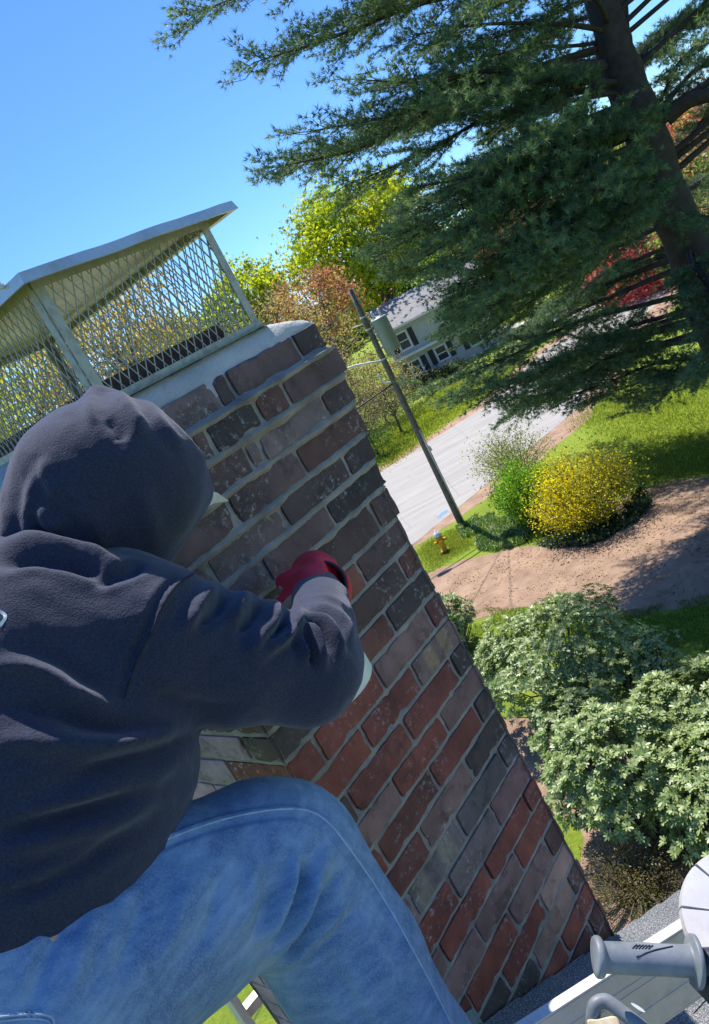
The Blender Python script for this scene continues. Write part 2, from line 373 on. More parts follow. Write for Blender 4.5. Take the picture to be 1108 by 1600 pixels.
T(560, 378, 78, 0, (7.2, 6, 5.4), YG, 21, 'tall bright yellow-green tree rising beside the pine branches', nclump=420, per=44, leaf=.42, spread=.75, trunk_r=.4)
T(388, 478, 84, 0, (4.6, 4, 4.2), YG, 22, 'yellow-green tree against the sky just right of the chimney cap', nclump=260, per=40, leaf=.38, spread=.6, trunk_r=.3)
T(490, 478, 66, 0, (4.2, 4, 3.0), RD, 23, 'reddish-brown budding tree behind the top of the utility pole', nclump=240, per=30, leaf=.24, spread=.55, trunk_r=.22, drop=.4)
T(430, 520, 62, 0, (4.0, 4, 3.0), BR+OR[:1], 24, 'thin brown budding tree behind the top corner of the chimney', nclump=170, per=22, leaf=.2, spread=.55, trunk_r=.2, drop=.4)
T(500, 560, 58, 0, (4.5, 4, 3.6), BR, 25, 'tall grey-brown shrubby tree behind the street lamp arm', nclump=260, per=22, leaf=.15, spread=.55, trunk_r=.15, drop=.35)
T(600, 620, 50, 0, (2.9, 2.4, 1.9), BR+[(.1, .12, .03)], 26, 'nearly bare grey shrub on the lawn left of the utility pole foot', name='bare_shrub', cat='shrub', nclump=170, per=20, leaf=.1, spread=.35, trunk_r=.1, drop=.3)
T(555, 640, 47, 0, (2.6, 2.4, 1.7), BR+[(.1, .12, .03)], 27, 'low twiggy shrub at the chimney edge beyond the road', name='bare_shrub', cat='shrub', nclump=170, per=20, leaf=.1, spread=.35, trunk_r=.1)
T(575, 600, 56, 0, (3.2, 3, 2.2), BR, 46, 'dense brown brush at the corner of the grey house', name='bare_shrub', cat='shrub', nclump=260, per=26, leaf=.14, spread=.4, trunk_r=.1, drop=.3)
T(470, 600, 50, 0, (4.0, 3, 3.0), BR, 47, 'brown budding tree right behind the upper chimney edge', nclump=260, per=24, leaf=.14, spread=.5, trunk_r=.14, drop=.3)
T(590, 690, 45.5, 0, (1.0, .8, .4), GR, 28, 'small dark green shrub on the lawn edge', name='low_shrub', cat='shrub', nclump=60, per=24, leaf=.09, spread=.16, trunk_r=.04, twigs=False)
T(180, 560, 44, 0, (4.6, 4, 3.7), OR, 29, 'orange-brown spring tree seen through the middle of the cage mesh', nclump=360, per=30, leaf=.2, spread=.5, trunk_r=.22, drop=.3)
T(262, 560, 70, 0, (4.5, 4, 3.0), YG[:2]+GR[:1], 30, 'yellow-green tree seen low through the right of the cage mesh', nclump=240, per=34, leaf=.32, spread=.6, trunk_r=.25)
T(60, 640, 48, 0, (4.5, 4, 4.2), OR[:2]+YG, 31, 'mixed gold and green tree seen through the left of the cage mesh', nclump=360, per=32, leaf=.22, spread=.5, trunk_r=.22)
T(-60, 700, 42, 0, (4.5, 4, 4.0), YG+BR, 32, 'light green tree at the left edge behind the cage', nclump=300, per=32, leaf=.2, spread=.5, trunk_r=.22)
T(330, 545, 66, 0, (3.6, 4, 2.6), YG+GR, 33, 'green tree low between cage and chimney corner', nclump=200, per=34, leaf=.28, spread=.5, trunk_r=.22)
T(640, 440, 104, 0, (8.5, 6, 4.4), GR+YG[2:], 34, 'mid-green tree behind the grey house roof', nclump=380, per=36, leaf=.5, spread=.9, trunk_r=.35)
T(740, 400, 90, 0, (7, 6, 4.2), GR+YG[2:], 35, 'green tree behind the pine, right of the grey house', nclump=320, per=34, leaf=.45, spread=.8, trunk_r=.3)
T(800, 370, 78, 0, (4.5, 4, 2.8), PK+RD, 36, 'pinkish tree glimpsed through the middle pine branches', nclump=200, per=30, leaf=.3, spread=.5, trunk_r=.2)
T(860, 280, 105, 0, (9, 7, 6), GR+YG[2:], 37, 'large green tree behind the far roof', nclump=380, per=34, leaf=.55, spread=.9, trunk_r=.35)
T(985, 425, 58, 0, (3.0, 3, 2.6), PK, 38, 'pink blossoming tree at the far end of the road', nclump=240, per=40, leaf=.2, spread=.35, trunk_r=.16)
T(1060, 395, 60, 0, (3.2, 3, 2.6), PK+RD[:1], 39, 'second pink tree, right against the pine trunk', nclump=220, per=36, leaf=.2, spread=.4, trunk_r=.16)
T(1100, 240, 62, 0, (4.6, 4, 4.0), RD+PK[:1]+OR[:1], 40, 'red-brown tree at the right edge beyond the pine trunk', nclump=280, per=34, leaf=.28, spread=.6, trunk_r=.22)
T(1000, 290, 84, 0, (9, 7, 6.5), GR+BR, 41, 'olive green tree behind the pine trunk', nclump=380, per=36, leaf=.45, spread=.9, trunk_r=.35)
T(935, 395, 76, 0, (4, 4, 3.0), YG+GR, 42, 'light green tree beside the pink tree far along the road', nclump=200, per=34, leaf=.3, spread=.5, trunk_r=.2)
T(1150, 330, 52, 0, (5, 4, 4.4), GR+BR, 43, 'green tree beyond the lawn at the far right', nclump=280, per=34, leaf=.28, spread=.6, trunk_r=.22)
T(690, 470, 92, 0, (3.5, 3, 2.0), YG, 44, 'small light green tree right of the grey house', nclump=140, per=30, leaf=.3, spread=.5, trunk_r=.15)
# distant wood closing the horizon
rg = np.random.default_rng(5); Vs = []; Ts = []; off = 0
cc = []
for i in range(150):
    az = R(-42+rg.random()*100); d = 130+70*rg.random(); cc.append((math.sin(az)*d, math.cos(az)*d, 3.5+2.2*rg.random()))
cc = np.array(cc); idx = np.repeat(np.arange(len(cc)), 520)
p = rg.normal(size=(len(idx), 3)); p /= np.linalg.norm(p, axis=1)[:, None]; p = cc[idx]+p*np.array([6, 6, 4.2])*(.75+.3*rg.random((len(idx), 1))); p[:, 2] = np.abs(p[:, 2])
V, F = leaves(p, rg.normal(size=p.shape), .9+.8*rg.random(len(p)), .7, 3)
tag(mesh('distant_wood', V, F, 'leaf', None, np.repeat(tints(len(cc), GR+YG[2:]+BR+OR[:1], 2)[idx], 4, 0)), 'hazy far-off belt of mixed spring woodland on the horizon', 'wood', kind='stuff')

# ============================================================ THE GREY HOUSE ACROSS THE ROAD
def far_house(loc, az, W, D, hw, hr, label, det=True):
    root = empty('house', loc, label, 'house'); loc = np.array(loc, float)
    ax = np.array([[math.cos(az), math.sin(az), 0], [-math.sin(az), math.cos(az), 0], [0, 0, 1.]])
    def q(x, y, z): return loc+x*ax[0]+y*ax[1]+z*ax[2]
    b = MB(); V = [q(x, y, z) for x, y, z in [(-W, -D, 0), (W, -D, 0), (W, D, 0), (-W, D, 0), (-W, -D, hw), (W, -D, hw), (W, D, hw), (-W, D, hw), (-W, 0, hr-.08), (W, 0, hr-.08)]]
    b.add(V, [(0, 1, 5, 4), (1, 2, 6, 9, 5), (2, 3, 7, 6), (3, 0, 4, 8, 7)]).build('wall', 'siding', root)
    b = MB(); s = (hr-hw)/D
    for sg in (-1, 1):
        a, c_ = q(-W-.35, sg*(D+.5), hw-.5*s), q(W+.35, sg*(D+.5), hw-.5*s); d, e = q(W+.35, 0, hr), q(-W-.35, 0, hr); t = np.array([0, 0, .14])
        b.add([a, c_, d, e, a+t, c_+t, d+t, e+t], [(0, 1, 2, 3), (4, 7, 6, 5), (0, 4, 5, 1), (1, 5, 6, 2), (2, 6, 7, 3), (3, 7, 4, 0)])
    rf = b.build('roof', 'far_roof', root)
    b = MB()
    for sg in (-1, 1): b.box(q(0, sg*(D+.55), hw-.5*s+.03), ax, W+.35, .05, .09)
    for sx in (-1, 1):
        for sg in (-1, 1):
            a = q(sx*(W+.38), sg*(D+.5), hw-.5*s+.02); c_ = q(sx*(W+.38), 0, hr+.02); dd = c_-a; L = np.linalg.norm(dd); dd /= L
            b.box((a+c_)/2, [dd, ax[0], np.cross(dd, ax[0])], L/2, .03, .11)
    b.build('trim', 'trim_white', root)
    for (x, z, w_, h_) in det or []:
        f = MB(); y = -D-.03
        for dx, dz, a, c_ in ((0, h_, w_+.1, .07), (0, -h_, w_+.1, .07), (-w_, 0, .07, h_), (w_, 0, .07, h_), (0, 0, w_, .04)): f.box(q(x+dx, y, z+dz), ax, a, .05, c_)
        fo = f.build('window', 'trim_white', root)
        MB().box(q(x, y+.03, z), ax, w_-.06, .02, h_-.06).build('pane', 'window_glass', fo)
        for sx in (-1, 1): MB().box(q(x+sx*(w_+.36), y+.01, z), ax, .22, .03, h_+.05).build('shutter', 'shutter', root)
    return root, q, ax
HAZ = R(-11)
root, q, ax = far_house((13.3+.19*3.8, 64.7+.98*3.8, 0), HAZ, 4.5, 3.8, 5.2, 6.9, 'grey two-storey house with white-framed shuttered windows beyond the lawn', [(-3.1, 3.75, .48, .72), (-3.1, 1.35, .48, .6), (-.7, 1.45, .48, .6), (2.2, 3.75, .48, .72), (2.2, 1.4, .48, .6)])
b = MB().box(q(-.4, -4.1, 2.55), ax, 4.2, .28, .10); b.build('porch_trim', 'trim_white', root)
hb2 = PH(885, 352, 96); hb2[2] = 0
far_house(hb2, R(20), 7, 4.5, 3.2, 5.2, 'low far house with pale wall glimpsed through the middle of the pine', [(-3, 1.7, .6, .6), (3, 1.7, .6, .6)])
for (px, py, w_) in ((668, 600, 3.0), (705, 585, 2.4)):
    c = G(px, py); T(px, py-8, np.hypot(c[0], c[1]), 0, (w_*.5, .8, .5), [(.02, .04, .012), (.03, .05, .015)], int(px), 'dark hedge along the foot of the grey house wall' if px < 700 else 'dark low hedge at the right corner of the grey house', name='hedge', cat='hedge', nclump=90, per=26, leaf=.14, spread=.2, trunk_r=.05, twigs=False, group='hedges by the grey house')

# ============================================================ UTILITY POLE, WIRES, HYDRANT
pb = G(722, 820); top = PH(547, 452, np.hypot(pb[0], pb[1]))
pole = empty('utility_pole', pb, 'weathered wooden utility pole with grey transformer and lamp arm by the road', 'utility pole')
zz = np.linspace(0, 1, 9)[:, None]; MB().tube(pb*(1-zz)+top*zz, .14-.045*zz[:, 0], 12).build('pole', 'pole_wood', pole, True)
ph = lambda z: pb+(top-pb)*(z/(top[2]-pb[2]))
vr = MW[:, 0]; hr_ = np.array([.93, -.1, 0]); hr_ /= np.linalg.norm(hr_)
tc = ph(7.55)+hr_*.46
b = MB().lathe(tc-np.array([0, 0, .62]), (0, 0, 1), [(0, .02), (0, .28), (.03, .30), (1.16, .30), (1.2, .315), (1.24, .28), (1.3, .05)], 20)
tr = b.build('transformer', 'transformer_grey', pole, True)
b = MB()
for s_ in (-.13, .13): b.lathe(tc+np.array([s_, 0, .62]), (0, 0, 1), [(0, .03), (.05, .06), (.1, .035), (.15, .06), (.2, .035), (.25, .05), (.3, .02)], 10)
b.build('bushing', 'trim_white', tr, True)
for z_ in (7.8, 7.2): MB().box(ph(z_)+hr_*.16, EY3, .10, .05, .05).build('bracket', 'alu', pole)
la = ph(6.75); arm = [la, la+np.array([-.5, -.05, .18]), la+np.array([-1.0, -.1, .34]), la+np.array([-1.5, -.15, .42]), la+np.array([-1.75, -.18, .38])]
MB().tube(arm, [.045, .045, .042, .04, .035], 8).build('lamp_arm', 'trim_white', pole, True)
hc = la+np.array([-2.05, -.2, .33]); MB().lathe(hc+np.array([.32, .03, .02]), (-1, -.08, -.06), [(0, .03), (.05, .07), (.2, .12), (.5, .13), (.6, .05)], 12).build('lamp_head', 'alu', pole, True)
MB().tube([ph(8.2), ph(8.25)+np.array([-.5, 0, .02])], .025, 6).build('insulator_arm', 'trim_white', pole, True)
MB().tube(smooth_path([ph(7.9), ph(7.7)+np.array([-.5, 0, -.1]), ph(7.35)+np.array([-.6, 0, .1]), ph(7.1)+np.array([-.2, 0, 0]), ph(7.2)], 16), .014, 6).build('jumper_wire', 'wire', pole, True)
MB().tube(smooth_path([ph(5.95), ph(6.0)+np.array([-.35, 0, .1]), ph(6.3)+np.array([-.38, 0, .15])], 10), .03, 6).build('cable_guard', 'trim_white', pole, True)
for z_ in (8.4, 7.95, 6.8): MB().lathe(ph(z_), (top-pb)/np.linalg.norm(top-pb), [(0, .135), (.03, .14), (.06, .135)], 12).build('pole_band', 'alu', pole, True)
b = MB(); b.tube([ph(3.3)+np.array([.12, -.1, 0]), ph(3.1)+np.array([.14, -.12, 0])], .05, 6); b.tube([ph(.1)+np.array([.1, -.12, 0]), ph(4)+np.array([.06, -.12, 0])], .03, 6); b.build('conduit', 'alu', pole, True)
# wires: service drop to this house and a comms cable
def wire(a, c_, sag, r, label):
    s = np.linspace(0, 1, 26)[:, None]; pts = a*(1-s)+c_*s-np.array([0, 0, 1.])*sag*4*s*(1-s)
    return tag(MB().tube(pts, r, 5).build('overhead_wire', 'wire', None, True), label, 'wire', 'overhead wires')
wend = PH(411, 512, 11); wd = wend-top
wire(ph(9.0), PH(380, 540, 9.0)+np.array([-3, -2.0, -.2]), .25, .012, 'thin upper wire running left from the pole top')
wire(ph(8.2), np.array([-9, 8.5, 6.2]), .45, .012, 'thin wire running left from the pole just under its top')
wire(ph(5.9), np.array([-22, 20, 5.6]), .4, .03, 'thick black cable running left from the middle of the pole')
hy = G(696, 861); hyd = empty('fire_hydrant', hy, 'yellow fire hydrant with pale cap beside the road', 'fire hydrant')
MB().lathe(hy, (0, 0, 1), [(0, .16), (.05, .16), (.06, .11), (.5, .105), (.52, .14), (.57, .14), (.58, .10), (.62, .1)], 16).build('barrel', 'hydrant_yellow', hyd, True)
MB().lathe(hy+[0, 0, .62], (0, 0, 1), [(0, .14), (.05, .14), (.12, .11), (.18, .06), (.19, .035), (.25, .03)], 16).build('bonnet', 'hydrant_cap', hyd, True)
for dx, dy, r_ in ((1, 0, .055), (-1, 0, .055), (0, -1, .075)): MB().lathe(hy+np.array([0, 0, .42]), (dx, dy, 0), [(.08, r_), (.17, r_), (.18, r_*1.15), (.22, r_*1.1), (.23, .02)], 12).build('outlet', 'hydrant_yellow', hyd, True)

# ============================================================ SHRUBS ON THIS SIDE OF THE ROAD
def shrub(name, label, base, stems, hgt, wid, cols, seed, per=70, leaf=.07, lean=(0, 0), cat='shrub', group=None, colf=None, spread=.14, m='leaf', asp=.5):
    rg = np.random.default_rng(seed); base = np.array([base[0], base[1], 0.]); root = empty(name, base, label, cat, group)
    b = MB(); ps = []
    for i in range(stems):
        a = rg.random()*2*math.pi; r = wid*math.sqrt(rg.random()); hh = hgt*(.6+.4*rg.random())*math.sqrt(max(.08, 1-(r/wid)**2*.75))
        tip = base+np.array([math.cos(a)*r+lean[0]*hh, math.sin(a)*r+lean[1]*hh, hh]); f0 = base+np.array([math.cos(a), math.sin(a), 0])*r*.25
        mid = (f0*.5+tip*.5)+np.array([-math.cos(a)*r*.1, -math.sin(a)*r*.1, hh*.1]); b.tube([f0, mid, tip], [.014, .010, .004], 4, False)
        t = rg.random(per)**.6*.85+.15; t = t[:, None]; q_ = (1-t)**2*f0+2*t*(1-t)*mid+t*t*tip; ps.append(q_+rg.normal(size=(per, 3))*spread*(.4+t))
    b.build('stems', 'bark_grey', root, True)
    p = np.concatenate(ps); p[:, 2] = np.abs(p[:, 2])+.02
    V, F = leaves(p, rg.normal(size=p.shape), leaf*(.6+.8*rg.random(len(p))), asp, seed)
    c_ = tints(len(p), cols, seed) if colf is None else colf(p-base, rg)
    mesh('leaves', V, F, m, root, np.repeat(c_, 4, 0)); return root
fb = G(922, 820)
shrub('leafy_shrub', 'airy pale green shrub nearest the road beside the yellow bush', G(815, 752)[:2], 90, 2.5, 1.7, [(.30, .34, .13), (.24, .29, .11), (.36, .4, .17)], 61, 60, .08, spread=.2)
shrub('leafy_shrub', 'dense bright green shrub between the pale shrub and the yellow bush', G(842, 812)[:2], 130, 2.3, 1.25, [(.22, .42, .03), (.28, .50, .04), (.16, .34, .03)], 62, 100, .09, spread=.14)
def fcol(p, rg):
    k = p[:, 0]*.75+p[:, 2]*.25+.5*rg.normal(size=len(p)); y = k+1.2*noise(p*1.3) < .45
    c = np.where((rg.random(len(p)) < np.where(y, .74, .30))[:, None], np.array([.80, .68, .02]), np.array([.26, .29, .05])); return np.clip(c*(1+.2*rg.normal(size=(len(p), 1))), .003, 1)
shrub('forsythia_bush', 'large rounded forsythia bush with yellow flowers and brown twigs', fb[:2], 200, 2.6, 1.75, YG, 63, 95, .075, colf=fcol, spread=.17, lean=(.12, 0))
def patch(name, label, poly, n, cols, seed, leaf, hmax, cat, m='leaf', asp=.25, up=1., gap=-.35, soft=.03):
    rg = np.random.default_rng(seed); poly = np.array([G(*p)[:2] for p in poly]); mn, mx = poly.min(0), poly.max(0); q_ = mn+(mx-mn)*rg.random((n*3, 2))
    ins = np.zeros(len(q_), bool); j = len(poly)-1
    for i in range(len(poly)):
        xi, yi = poly[i]; xj, yj = poly[j]; c_ = ((yi > q_[:, 1]) != (yj > q_[:, 1])) & (q_[:, 0] < (xj-xi)*(q_[:, 1]-yi)/(yj-yi+1e-9)+xi); ins ^= c_; j = i
    q_ = q_[ins]; q_ = q_[noise(np.c_[q_*1.7, q_[:, 0]*0+seed]) > gap][:n]; k = len(q_); q_ = q_+rg.normal(size=q_.shape)*soft
    p = np.c_[q_, hmax*(.15+.85*rg.random(k))*(.55+.45*noise(np.c_[q_*1.1, q_[:, 0]*0+7+seed]))]
    d = rg.normal(size=p.shape)*.6; d[:, 2] = up
    V, F = leaves(p, d, leaf*(.6+.8*rg.random(k)), asp, seed)
    return tag(mesh(name, V, F, m, None, np.repeat(tints(k, cols, seed), 4, 0)), label, cat, kind='stuff')
patch('daffodil_bed', 'bright green daffodil foliage round the foot of the pole', [(715, 828), (745, 805), (800, 800), (835, 835), (820, 850), (775, 862), (735, 860)], 7000, [(.10, .24, .02), (.16, .30, .03), (.07, .17, .03), (.5, .52, .5)], 71, .22, .32, 'flower bed', asp=.12)
patch('ground_cover', 'dark ivy-like ground cover under the forsythia bush', [(820, 845), (880, 825), (960, 800), (1005, 765), (1020, 790), (980, 830), (920, 855), (860, 858)], 9000, [(.03, .07, .03), (.06, .11, .05), (.16, .2, .14), (.02, .05, .02)], 72, .09, .3, 'ground cover', asp=.6, up=.3)
patch('lawn_grass', 'tufty bright grass around the hydrant', [(655, 862), (665, 850), (715, 825), (745, 850), (700, 875), (672, 895)], 9000, [(.16, .25, .02), (.24, .33, .03), (.3, .3, .08)], 73, .10, .08, 'grass', asp=.12, gap=-2, soft=.2)
patch('lawn_grass', 'rough grass strip between the bare earth and the rhododendrons', [(690, 985), (760, 950), (980, 955), (1108, 930), (1180, 1000), (1000, 1040), (720, 1100)], 22000, [(.09, .18, .02), (.14, .25, .03), (.2, .26, .05)], 74, .09, .1, 'grass', asp=.12)
patch('lawn_grass', 'sunlit uneven lawn grass between the road and the bare earth', [(900, 655), (960, 610), (1108, 540), (1230, 640), (1150, 740), (1060, 745), (1000, 765), (985, 700)], 42000, [(.20, .30, .02), (.30, .38, .03), (.13, .22, .02), (.42, .42, .10)], 77, .13, .10, 'grass', asp=.14, gap=-2, soft=.45)
patch('lawn_grass', 'lawn grass on the far side of the road beside the grey house', [(585, 700), (640, 640), (700, 600), (790, 560), (830, 555), (755, 622), (680, 675), (600, 735)], 26000, [(.20, .30, .02), (.30, .38, .03), (.40, .42, .08)], 78, .2, .12, 'grass', asp=.2, gap=-2, soft=.5)
patch('lawn_grass', 'green grass by the dry shrub at the roof edge', [(960, 1440), (1040, 1430), (1060, 1490), (985, 1500), (950, 1470)], 3500, [(.14, .26, .02), (.2, .3, .04)], 75, .09, .1, 'grass', asp=.12)
patch('leaf_litter', 'pale dry leaf litter on the bare earth', [(700, 900), (1108, 760), (1150, 930), (900, 940), (700, 960)], 2600, [(.5, .42, .25), (.36, .25, .14), (.12, .08, .06)], 76, .06, .02, 'litter', asp=.6, up=.05)
def rhodo(label, c, rad, ncl, seed):
    rg = np.random.default_rng(seed); c = np.array(c, float); rad = np.array(rad); base = np.array([c[0], c[1], 0.]); root = empty('rhododendron_bush', base, label, 'shrub', 'rhododendron bushes under the roof edge')
    d = rg.normal(size=(ncl, 3)); d[:, 2] = np.where(d[:, 2] < -.25, -d[:, 2], d[:, 2]); d /= np.linalg.norm(d, axis=1)[:, None]
    r = (.72+.3*rg.random(ncl)**.5)*(1+.24*noise(d*2.6+seed)+.12*noise(d*6+seed)); keep = noise(d*4+seed*3) > -.42; d, r = d[keep], r[keep]
    K_ = c+d*rad*r[:, None]; K_[:, 2] = np.maximum(K_[:, 2], .12); n = len(K_); per = 9
    th = (np.arange(per)/per*2*math.pi)[None, :]+rg.random((n, 1))*6.28
    ax_ = d*.75+np.array([0, 0, .75])+.3*rg.normal(size=d.shape); ax_ /= np.linalg.norm(ax_, axis=1)[:, None]
    a = np.cross(ax_, rg.normal(size=d.shape)); a /= np.linalg.norm(a, axis=1)[:, None]; b_ = np.cross(ax_, a)
    el = .25+.5*rg.random((n, per)); L = (.07+.045*rg.random((n, per)))
    dr = (np.cos(th)[..., None]*a[:, None]+np.sin(th)[..., None]*b_[:, None])*np.cos(el)[..., None]+ax_[:, None]*np.sin(el)[..., None]*.8
    side = np.cross(ax_[:, None], dr); side /= np.linalg.norm(side, axis=2)[..., None]; W = L[..., None]*.17
    o_ = K_[:, None]+dr*.01; Ls = L[..., None]; dz = np.array([0, 0, -1.])
    pts = [o_, o_+dr*Ls*.35+side*W, o_+dr*Ls*.8+side*W*.85+dz*Ls*.05, o_+dr*Ls+dz*Ls*.12, o_+dr*Ls*.8-side*W*.85+dz*Ls*.05, o_+dr*Ls*.35-side*W]
    V = np.stack(pts, 2).reshape(-1, 3); F = np.arange(len(V)).reshape(-1, 6)
    mesh('leaves', V, F, 'rhodo_leaf', root, np.repeat(tints(n*per, [(.19, .27, .08), (.26, .34, .11), (.13, .20, .06), (.36, .42, .17)], seed), 6, 0), smooth=False)
    b = MB()
    for q_ in K_[::max(1, n//70)]:
        f0 = base+np.array([rg.normal()*.15, rg.normal()*.15, 0]); m_ = f0*.45+q_*.55+np.array([0, 0, -.12*rad[2]]); b.tube([f0, (f0+m_)/2+rg.normal(size=3)*.06, m_, q_], [.03, .022, .015, .006], 5, False)
    b.build('stems', 'bark_grey', root, True); return root
def RC(px, py, z): return G(px, py, z)
rhodo('full rhododendron bush left of centre, nearest the bare earth', RC(868, 1035, 1.1), (1.75, 1.35, 1.15), 2100, 81)
rhodo('rhododendron bush just peeping past the chimney brickwork', RC(700, 975, .8), (.75, .7, .8), 420, 82)
rhodo('large pale rhododendron bush above the dry shrub, right of the chimney edge', RC(985, 1205, 1.0), (1.30, 1.2, 1.1), 1900, 83)
rhodo('rhododendron bush at the right edge behind the large pale one', RC(1108, 1135, .9), (1.35, 1.0, 1.0), 1500, 84)
rhodo('small rhododendron filling the shaded gap between the two big bushes', RC(905, 1135, .7), (.95, .75, .75), 520, 89)
rhodo('rhododendron bush low at the right edge with shadowed stems', RC(1150, 1250, .8), (1.1, 1.1, 1.0), 1000, 85)
rhodo('rhododendron bush at the lawn end by the shaded grass', RC(1000, 1040, .7), (.8, .7, .65), 300, 86)
c = G(1000, 1395); shrub('dry_shrub', 'dry olive-brown shrub between the rhododendrons and the roof edge', c[:2], 150, .8, 1.05, [(.22, .2, .07), (.15, .15, .05), (.3, .22, .12)], 87, 50, .035, spread=.06)
c = G(1060, 1330); shrub('twiggy_shrub', 'leafless twiggy shrub in the shade under the rhododendrons', c[:2], 90, .9, .9, [(.12, .1, .06), (.2, .2, .08)], 88, 14, .035, spread=.05)

# ============================================================ BIG WHITE PINE
PS = 1.2; pd_ = 20.0*PS
tr_px = [(1236, 760), (1170, 610), (1108, 470), (1083, 400), (1042, 310), (1012, 220), (985, 150), (962, 85), (952, 40), (925, -30), (890, -130), (850, -240), (800, -360)]
tp = np.array([PH(x, y, pd_) for x, y in tr_px]); tp[0, 2] = 0
pine = empty('pine_tree', (tp[0][0], tp[0][1], 0), 'huge white pine with long drooping blue-green branches over the road', 'tree')
tr_r = PS*np.array([.68, .62, .56, .50, .46, .45, .44, .40, .34, .28, .22, .15, .08])
b = MB(); tpp = smooth_path(tp, 50); rr = np.interp(np.linspace(0, 12, 50), range(13), tr_r); b.tube(tpp, rr*(1+.05*np.sin(np.arange(50)*1.7)), 18)
st2 = np.array([PH(x, y, pd_+.3) for x, y in [(990, 165), (970, 90), (966, 30), (964, -60), (955, -180), (930, -300)]]); b.tube(smooth_path(st2, 24), PS*np.linspace(.30, .1, 24), 14)
st3 = np.array([PH(x, y, pd_) for x, y in [(1040, 185), (1075, 158), (1120, 146), (1200, 120)]]); b.tube(smooth_path(st3, 14), PS*np.linspace(.2, .1, 14), 10)
trunk = b.build('trunk', 'bark', pine, True)
def trunk_at(z): return np.array([np.interp(z, tpp[:, 2], tpp[:, i]) for i in range(3)])
rg = np.random.default_rng(77)
limbs = []
# (tip px, py, ground distance, start height above the trunk relative to tip)
for px, py, d, dz in [(292, 26, 15.5, -.9), (396, 98, 15.5, -.7), (360, -40, 16, -1.), (470, 60, 17, -.9), (484, 205, 15.8, -1.7), (425, 262, 15.0, -1.0), (475, 252, 17.5, -.8), (570, 195, 18, -1.3), (540, 290, 16, -.6), (630, 365, 15.5, -.1), (625, 425, 17, .2), (660, 290, 14.5, -.9), (570, 125, 14, -1.2), (650, 55, 16, -1.2), (710, 155, 14.5, -.8), (720, 90, 18, -1), (705, 450, 16.2, .1), (700, 420, 14.2, .3), (745, 500, 15.5, .7), (760, 470, 14, .4), (840, 400, 14.0, .2), (800, 240, 14.2, -.6), (1130, 560, 14.5, 1.3), (1130, 480, 16.5, .8), (760, -60, 14, -1), (1120, 40, 17, -.8), (1180, 350, 16, .2), (1180, 560, 15, 1.2), (560, -60, 15, -1.2), (660, 195, 19, -1), (770, 345, 20, 0), (730, 285, 16, -.4), (640, 325, 20, -.3), (690, 370, 14.6, 0), (780, 165, 16.5, -.8), (580, 30, 18.5, -1), (670, -20, 17.5, -1.2), (860, 330, 20, -.2), (715, 455, 17, .2), (730, 490, 18, .2), (745, 430, 16, .2), (780, 300, 14.5, -.2), (930, 300, 15, -.2), (980, 360, 15.5, .1), (900, 420, 15, .4), (960, 200, 17, -.5), (600, 395, 16.5, -.2), (640, 425, 17.5, .1), (705, 480, 17, .2), (712, 512, 16.5, .2), (760, 520, 17, .1), (672, 605, 16.5, -1.2), (720, 618, 17, -1.4), (765, 612, 16, -1.3), (815, 622, 16, -1.4), (868, 625, 16.5, -1.4), (925, 622, 17, -1.3), (985, 618, 17, -1.2), (1045, 610, 16, -1.0), (620, 350, 17, 0)]:
    tip = PH(px, py, d*PS); zs = tip[2]+dz*PS; limbs.append((trunk_at(max(2.5, zs)), tip))
for i in range(92):                                            # the sides of the crown turned away from the photograph
    z = 3.5+19*rg.random(); a = R(-35+165*rg.random()); L = (9.6-.36*max(0, z-9))*(.6+.38*rg.random()); o0 = trunk_at(z)
    limbs.append((o0, o0+np.array([math.cos(a)*L, math.sin(a)*L, L*(.10+.1*rg.random()) if z > 8 else -L*.12])))
bl = MB(); tuft_p, tuft_d = [], []
for li, (a, tip) in enumerate(limbs):
    L = np.linalg.norm(tip-a); dr = (tip-a)/L; sidev = np.cross(dr, [0, 0, 1.]); sidev /= np.linalg.norm(sidev)
    mid = (a+tip)/2+np.array([0, 0, .04*L])+sidev*rg.normal()*.04*L
    path = smooth_path([a, (a+mid)/2+sidev*rg.normal()*.15, mid, (mid+tip)/2+np.array([0, 0, -.02*L])+rg.normal(size=3)*.12, tip], 16)
    bl.tube(path, np.linspace(.02+.009*L, .010, 16), 6, False)
    ns = int(L*5.5)
    for s in range(ns):
        t = .22+.78*(s+rg.random())/ns; f = t*15; i = min(int(f), 14); o0 = path[i]+(path[i+1]-path[i])*(f-i)
        sl = (.30+1.05*math.sin(math.pi*min(1, (1-t)*.8+.12))**.8)*(.6+.7*rg.random())*min(1, L/6)
        sd_ = (1 if s % 2 else -1); dd = dr*(.85+.4*rg.random())+sidev*sd_*(.65+.3*rg.random())+np.array([0, 0, rg.normal()*.30+.02]); dd /= np.linalg.norm(dd)
        e = o0+dd*sl+np.array([0, 0, -.05*sl]); m_ = (o0+e)/2+rg.normal(size=3)*.05
        bl.tube([o0, m_, e], [.014, .009, .004], 3, False)
        nt = max(2, int(sl/.085))
        for k in range(nt):
            tt = .2+.8*(k+rg.random())/nt; q0 = o0+(e-o0)*tt; ps2 = np.cross(dd, [0, 0, 1.])*(1 if k % 2 else -1)
            d2 = dd*.8+ps2*(.5+.5*rg.random())+np.array([0, 0, .15+.25*rg.normal()]); d2 /= np.linalg.norm(d2); tl = .10+.30*rg.random()*(1-.4*tt)
            m2 = max(1, int(tl/.10))
            for j in range(m2):
                tuft_p.append(q0+d2*tl*(j+1)/m2); tuft_d.append(d2+rg.normal(size=3)*.25)
bl.build('branches', 'bark', pine, True)
